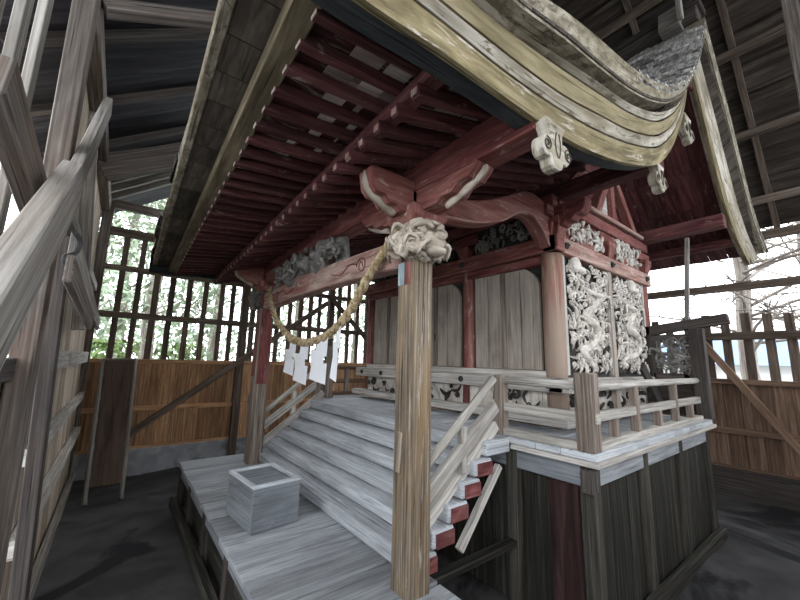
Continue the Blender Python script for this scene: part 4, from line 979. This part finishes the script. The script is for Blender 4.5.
# ================================================================== ROPE AND PAPER
rp = [(1.50,1.90,.93),(1.45,1.94,.885),(1.43,2.07,.76),(1.42,2.25,.60),(1.42,2.50,.37),(1.42,2.81,.212),(1.42,3.21,.148),(1.42,3.50,.165),(1.42,3.73,.21),(1.42,4.0,.32),(1.42,4.26,.47),(1.43,4.47,.66),(1.45,4.64,.84),(1.48,4.70,.90)]
c_ = resample(rp, 220); m = MB()
for s_ in range(3):
    pl = []; rd = []
    for i, p in enumerate(c_):
        t_ = i/219; R_ = .034*(.62+.5*math.sin(math.pi*min(1,.1+.75*t_)))*(1 if t_ < .62 else 1-.75*(t_-.62))
        a = i*.40+s_*2.094
        tn = (c_[min(i+1,219)]-c_[max(i-1,0)]).normalized(); b1 = tn.cross(V((1,0,0))).normalized(); b2 = V((1,0,0))
        pl.append(p+(b1*math.cos(a)+b2*math.sin(a))*R_*.60); rd.append(R_*.54)
    m.tube(pl, rd, 7, tint=.3+.25*s_)
tag(m.build('straw_rope', 'rope'), 'thick twisted straw rope drooping between the two porch pillars', 'rope')
for i, (yy, zt, w0, w1, ln, lab) in enumerate((
    (3.66,.17,.14,.24,.33,'white zigzag paper streamer furthest from the near pillar on the straw rope'),
    (3.36,.14,.18,.29,.37,'wide white zigzag paper streamer at the lowest point of the straw rope'),
    (2.98,.17,.20,.30,.37,'white paper streamer hanging in front of the far stair handrail top'),
    (2.66,.25,.06,.09,.42,'narrow white paper streamer nearest the near pillar on the straw rope'))):
    m = MB(); segs = 3; z = zt
    for k in range(segs):
        l = ln/segs; dy = (.045 if k % 2 else -.045)*(1 if i < 3 else .4); xk = 1.415-.012*k
        w_ = w0+(w1-w0)*k/2; sl = .02*(1 if k % 2 else -1)
        q = [V((xk,yy+dy-w_/2,z+.02)),V((xk,yy+dy+w_/2,z+.02)),V((xk+sl*.6,yy+dy+w_/2+.012,z-l)),V((xk+sl*.6,yy+dy-w_/2-.012,z-l-.03))]
        b = [p+V((.0012,0,0)) for p in q]
        m.add(q+b, [(0,1,2,3),(7,6,5,4),(0,4,5,1),(1,5,6,2),(2,6,7,3),(3,7,4,0)], [[(0,0)]*4]*6, tint=.5); z -= l*.93
    m.tube([(1.42,yy,zt+.06),(1.416,yy,zt)], .003, 5)
    tag(m.build('paper_streamer', 'paper'), lab, 'paper streamer')
# leaning board against the far shed wall
fa, fb = P(84,506,z=GZ+.01), P(121,500,z=GZ+.01); ta, tb_ = P(103,359,y=YW-.13), P(136,359,y=YW-.13)
t = empty('leaning_board', (fa+fb)/2, 'tall brown board with two thin pale poles leaning against the orange boarded wall', 'board')
m = MB(); a, b, c, d = fa.lerp(ta,.1), fb.lerp(tb_,.1), fb.lerp(tb_,.99), fa.lerp(ta,.99); nn = (b-a).cross(d-a).normalized()*-.02
vs = [a+nn,b+nn,c+nn,d+nn,a,b,c,d]; m.add(vs, [(0,1,2,3),(7,6,5,4),(0,4,5,1),(1,5,6,2),(2,6,7,3),(3,7,4,0)], [[(0,0),(0,.4),(1.5,.4),(1.5,0)]]*6, .5); m.build('panel', 'panel', t, .004)
for p, q in ((fa,ta),(fb,tb_)):
    m = MB(); n_ = 30; m.tube([p.lerp(q,i/(n_-1))-nn*.6 for i in range(n_)], [.024+(.006 if i % 5 == 0 else 0) for i in range(n_)], 8); m.build('pole', 'shedpale', t)
m = MB(); q = P(107,361,y=YW-.1); m.beam(fa.lerp(ta,.985)-nn*2, fb.lerp(tb_,.985)-nn*2, .03, .03); m.build('top_bar', 'shedpale', t, .003)

# ================================================================== OUTSIDE
def tree(name, x, y, r, ht, label, leaves, mat, crown, seed, group=None, lean=0.):
    rs = random.Random(seed); t = empty(name, (x, y, GZ-.15), label, 'tree', group)
    m = MB(); n = 9; base = V((x,y,GZ-.2))
    m.tube([base+V((lean*i/n+.05*math.sin(i*1.3+seed), .05*math.cos(i*1.7+seed), ht*i/(n-1))) for i in range(n)], [r*(1.25 if i == 0 else 1-.55*i/(n-1)) for i in range(n)], 14)
    for k in range(11 if leaves else 34):
        z = ht*rs.uniform(.28,.95); a = rs.random()*6.28; L = crown*rs.uniform(.5,1); p = base+V((lean*z/ht,0,z)); d = V((math.cos(a),math.sin(a),rs.uniform(-.1,.5)))
        pl = resample([p, p+d*L*.4+V((0,0,.1)), p+d*L*.8+V((rs.uniform(-.2,.2),rs.uniform(-.2,.2),.1)), p+d*L], 9)
        m.tube(pl, [r*.22*(1-.8*j/8) for j in range(9)], 6)
        for j in range(7 if leaves else 12):
            s_ = pl[rs.randint(3,8)]; e = V((rs.uniform(-1,1),rs.uniform(-1,1),rs.uniform(-.3,.9))).normalized()*rs.uniform(.3,.8)
            m.tube(resample([s_, s_+e*.5+V((0,0,.05)), s_+e], 5), [.014,.012,.009,.007,.004], 4)
    m.build('trunk', 'bark', t)
    if leaves:
        m = MB()
        for k in range(leaves):
            a = rs.random()*6.28; q = rs.random(); z = ht*(.16+.84*rs.random()); rad = crown*(.25+.75*math.sqrt(rs.random()))*(1.1-.6*z/ht)
            c = base+V((lean*z/ht+rad*math.cos(a), rad*math.sin(a), z)); s_ = rs.uniform(.07,.16)
            d1 = V((rs.uniform(-1,1),rs.uniform(-1,1),rs.uniform(-1,1))).normalized(); d2 = d1.orthogonal().normalized()
            m.add([c-d1*s_, c+d2*s_*.45, c+d1*s_, c-d2*s_*.45], [(0,1,2,3)], [[(c.x,c.y)]*4])
        m.build('foliage', mat, t)
def at_px(px, py, y=None, x=None): return P(px, py, y=y, x=x)
for (px, yy, r, ht, lab, lv, sd) in ((150,10.2,.17,8,'thick grey trunk seen between the palings left of the porch roof',1800,1),
        (216,12.5,.16,9,'tall tree standing outside behind the middle of the paling wall',2600,2),(296,13.5,.16,9,'tall tree outside seen through palings behind the far porch pillar',2600,3),
        (355,14.5,.18,9,'tree outside seen behind the short brace beside the shrine doors',2600,4),(118,15.5,.2,9,'distant tree outside near the bright far corner of the shed',2600,5)):
    p = P(px, 330, y=yy); tree('outside_tree', p.x, p.y, r, ht, lab, lv, 'leafpale', 1.6, sd)
for (px, yy, lab, sd) in ((107,8.6,'low green bush outside the palings next to the leaning board',11),(182,9.4,'small green bush outside behind the long brace top end',12)):
    p = P(px, 350, y=yy); rs = random.Random(sd); m = MB()
    t = empty('green_bush', (p.x,p.y,GZ-.15), lab, 'bush')
    for k in range(9): m.tube([(p.x,p.y,GZ-.15),(p.x+rs.uniform(-.5,.5),p.y+rs.uniform(-.4,.4),GZ+rs.uniform(1.2,1.9))], [.015,.005], 5)
    m.build('stems', 'bark', t); m = MB()
    for k in range(1300):
        a = rs.random()*6.28; z = rs.random(); rad = .75*math.sqrt(rs.random())*(1.1-.5*z); c = V((p.x+rad*math.cos(a), p.y+rad*math.sin(a), GZ+.05+2.05*z)); s_ = rs.uniform(.04,.09)
        d1 = V((rs.uniform(-1,1),rs.uniform(-1,1),rs.uniform(-1,1))).normalized(); d2 = d1.orthogonal().normalized()
        m.add([c-d1*s_, c+d2*s_*.5, c+d1*s_, c-d2*s_*.5], [(0,1,2,3)], [[(c.x,c.y)]*4])
    m.build('foliage', 'leaf', t)
p = P(747,330,x=10.5); tree('bare_tree', p.x, p.y, .17, 8, 'pale bare trunk outside beyond the veranda, left of the blue roof end', 0, 'leaf', 3.0, 21)
p = P(812,300,x=13); tree('bare_tree', p.x, p.y, .12, 8, 'bare branched tree outside at the right edge of the photo', 0, 'leaf', 3.6, 24)
t = empty('neighbour_house', (22, 1.5, GZ-.2), 'distant pale house with a blue roof beyond the paling wall', 'house')
m = MB(); m.box((19.5,-.2,GZ-.3),(24,7,.15)); m.build('house_wall', 'plaster', t)
m = MB(); m.prism([(-.5,.15),(7.4,.15),(7.0,.5),(4.5,1.35),(2.4,1.35),(-.1,.5)], lambda u,v,d: (d,u,v), 19.0, 24.5); m.build('house_roof', 'blueroof', t)

GROUPS = {'porch_pillar':'porch pillars at the foot of the stairs', 'bracket_set':'bracket arms on the porch pillars', 'lion_head_carving':'carved beast heads on the porch pillars',
    'stair_handrail':'handrails of the staircase', 'veranda_railing':'railings of the veranda', 'paper_streamer':'paper streamers on the straw rope', 'diagonal_brace':'diagonal braces of the shed',
    'shed_post':'posts of the shed', 'hanging_board':'short boards hanging from the iron hook', 'outside_tree':'trees outside behind the paling wall', 'green_bush':'bushes outside the paling wall', 'bare_tree':'bare trees beyond the veranda'}
for o in C.objects:
    if o.parent is None and o.get('category'):
        k = o.name.split('.')[0]
        if k in GROUPS: o['group'] = GROUPS[k]

# ================================================================== LIGHT, CAMERA
w = bpy.data.worlds.new('overcast_sky'); S.world = w; w.use_nodes = True
nt = w.node_tree; bg = nt.nodes['Background']
tc = nd(nt, 'ShaderNodeTexCoord'); n1 = nd(nt, 'ShaderNodeTexNoise'); n1.inputs['Scale'].default_value = 2.2; n1.inputs['Detail'].default_value = 4
nt.links.new(tc.outputs['Generated'], n1.inputs['Vector'])
r = nd(nt, 'ShaderNodeValToRGB'); r.color_ramp.elements[0].color = (.80,.88,1,1); r.color_ramp.elements[1].color = (1,1,1,1)
nt.links.new(n1.outputs['Fac'], r.inputs[0]); nt.links.new(r.outputs[0], bg.inputs['Color']); bg.inputs['Strength'].default_value = 3.2

cam = bpy.data.cameras.new('camera'); co = bpy.data.objects.new('camera', cam); C.objects.link(co)
cam.sensor_width = 36; cam.sensor_fit = 'HORIZONTAL'; cam.lens = F/800*36; cam.clip_start = .02; cam.clip_end = 300
co.matrix_world = Matrix(((CR.x,CU.x,-CF.x,0),(CR.y,CU.y,-CF.y,0),(CR.z,CU.z,-CF.z,E),(0,0,0,1)))
S.camera = co
S.view_settings.view_transform = 'Standard'; S.view_settings.look = 'None'; S.view_settings.gamma = 1; S.view_settings.use_curve_mapping = False
S.view_settings.exposure = 0.9
S.cycles.use_denoising = True
S.cycles.max_bounces = 10; S.cycles.diffuse_bounces = 6
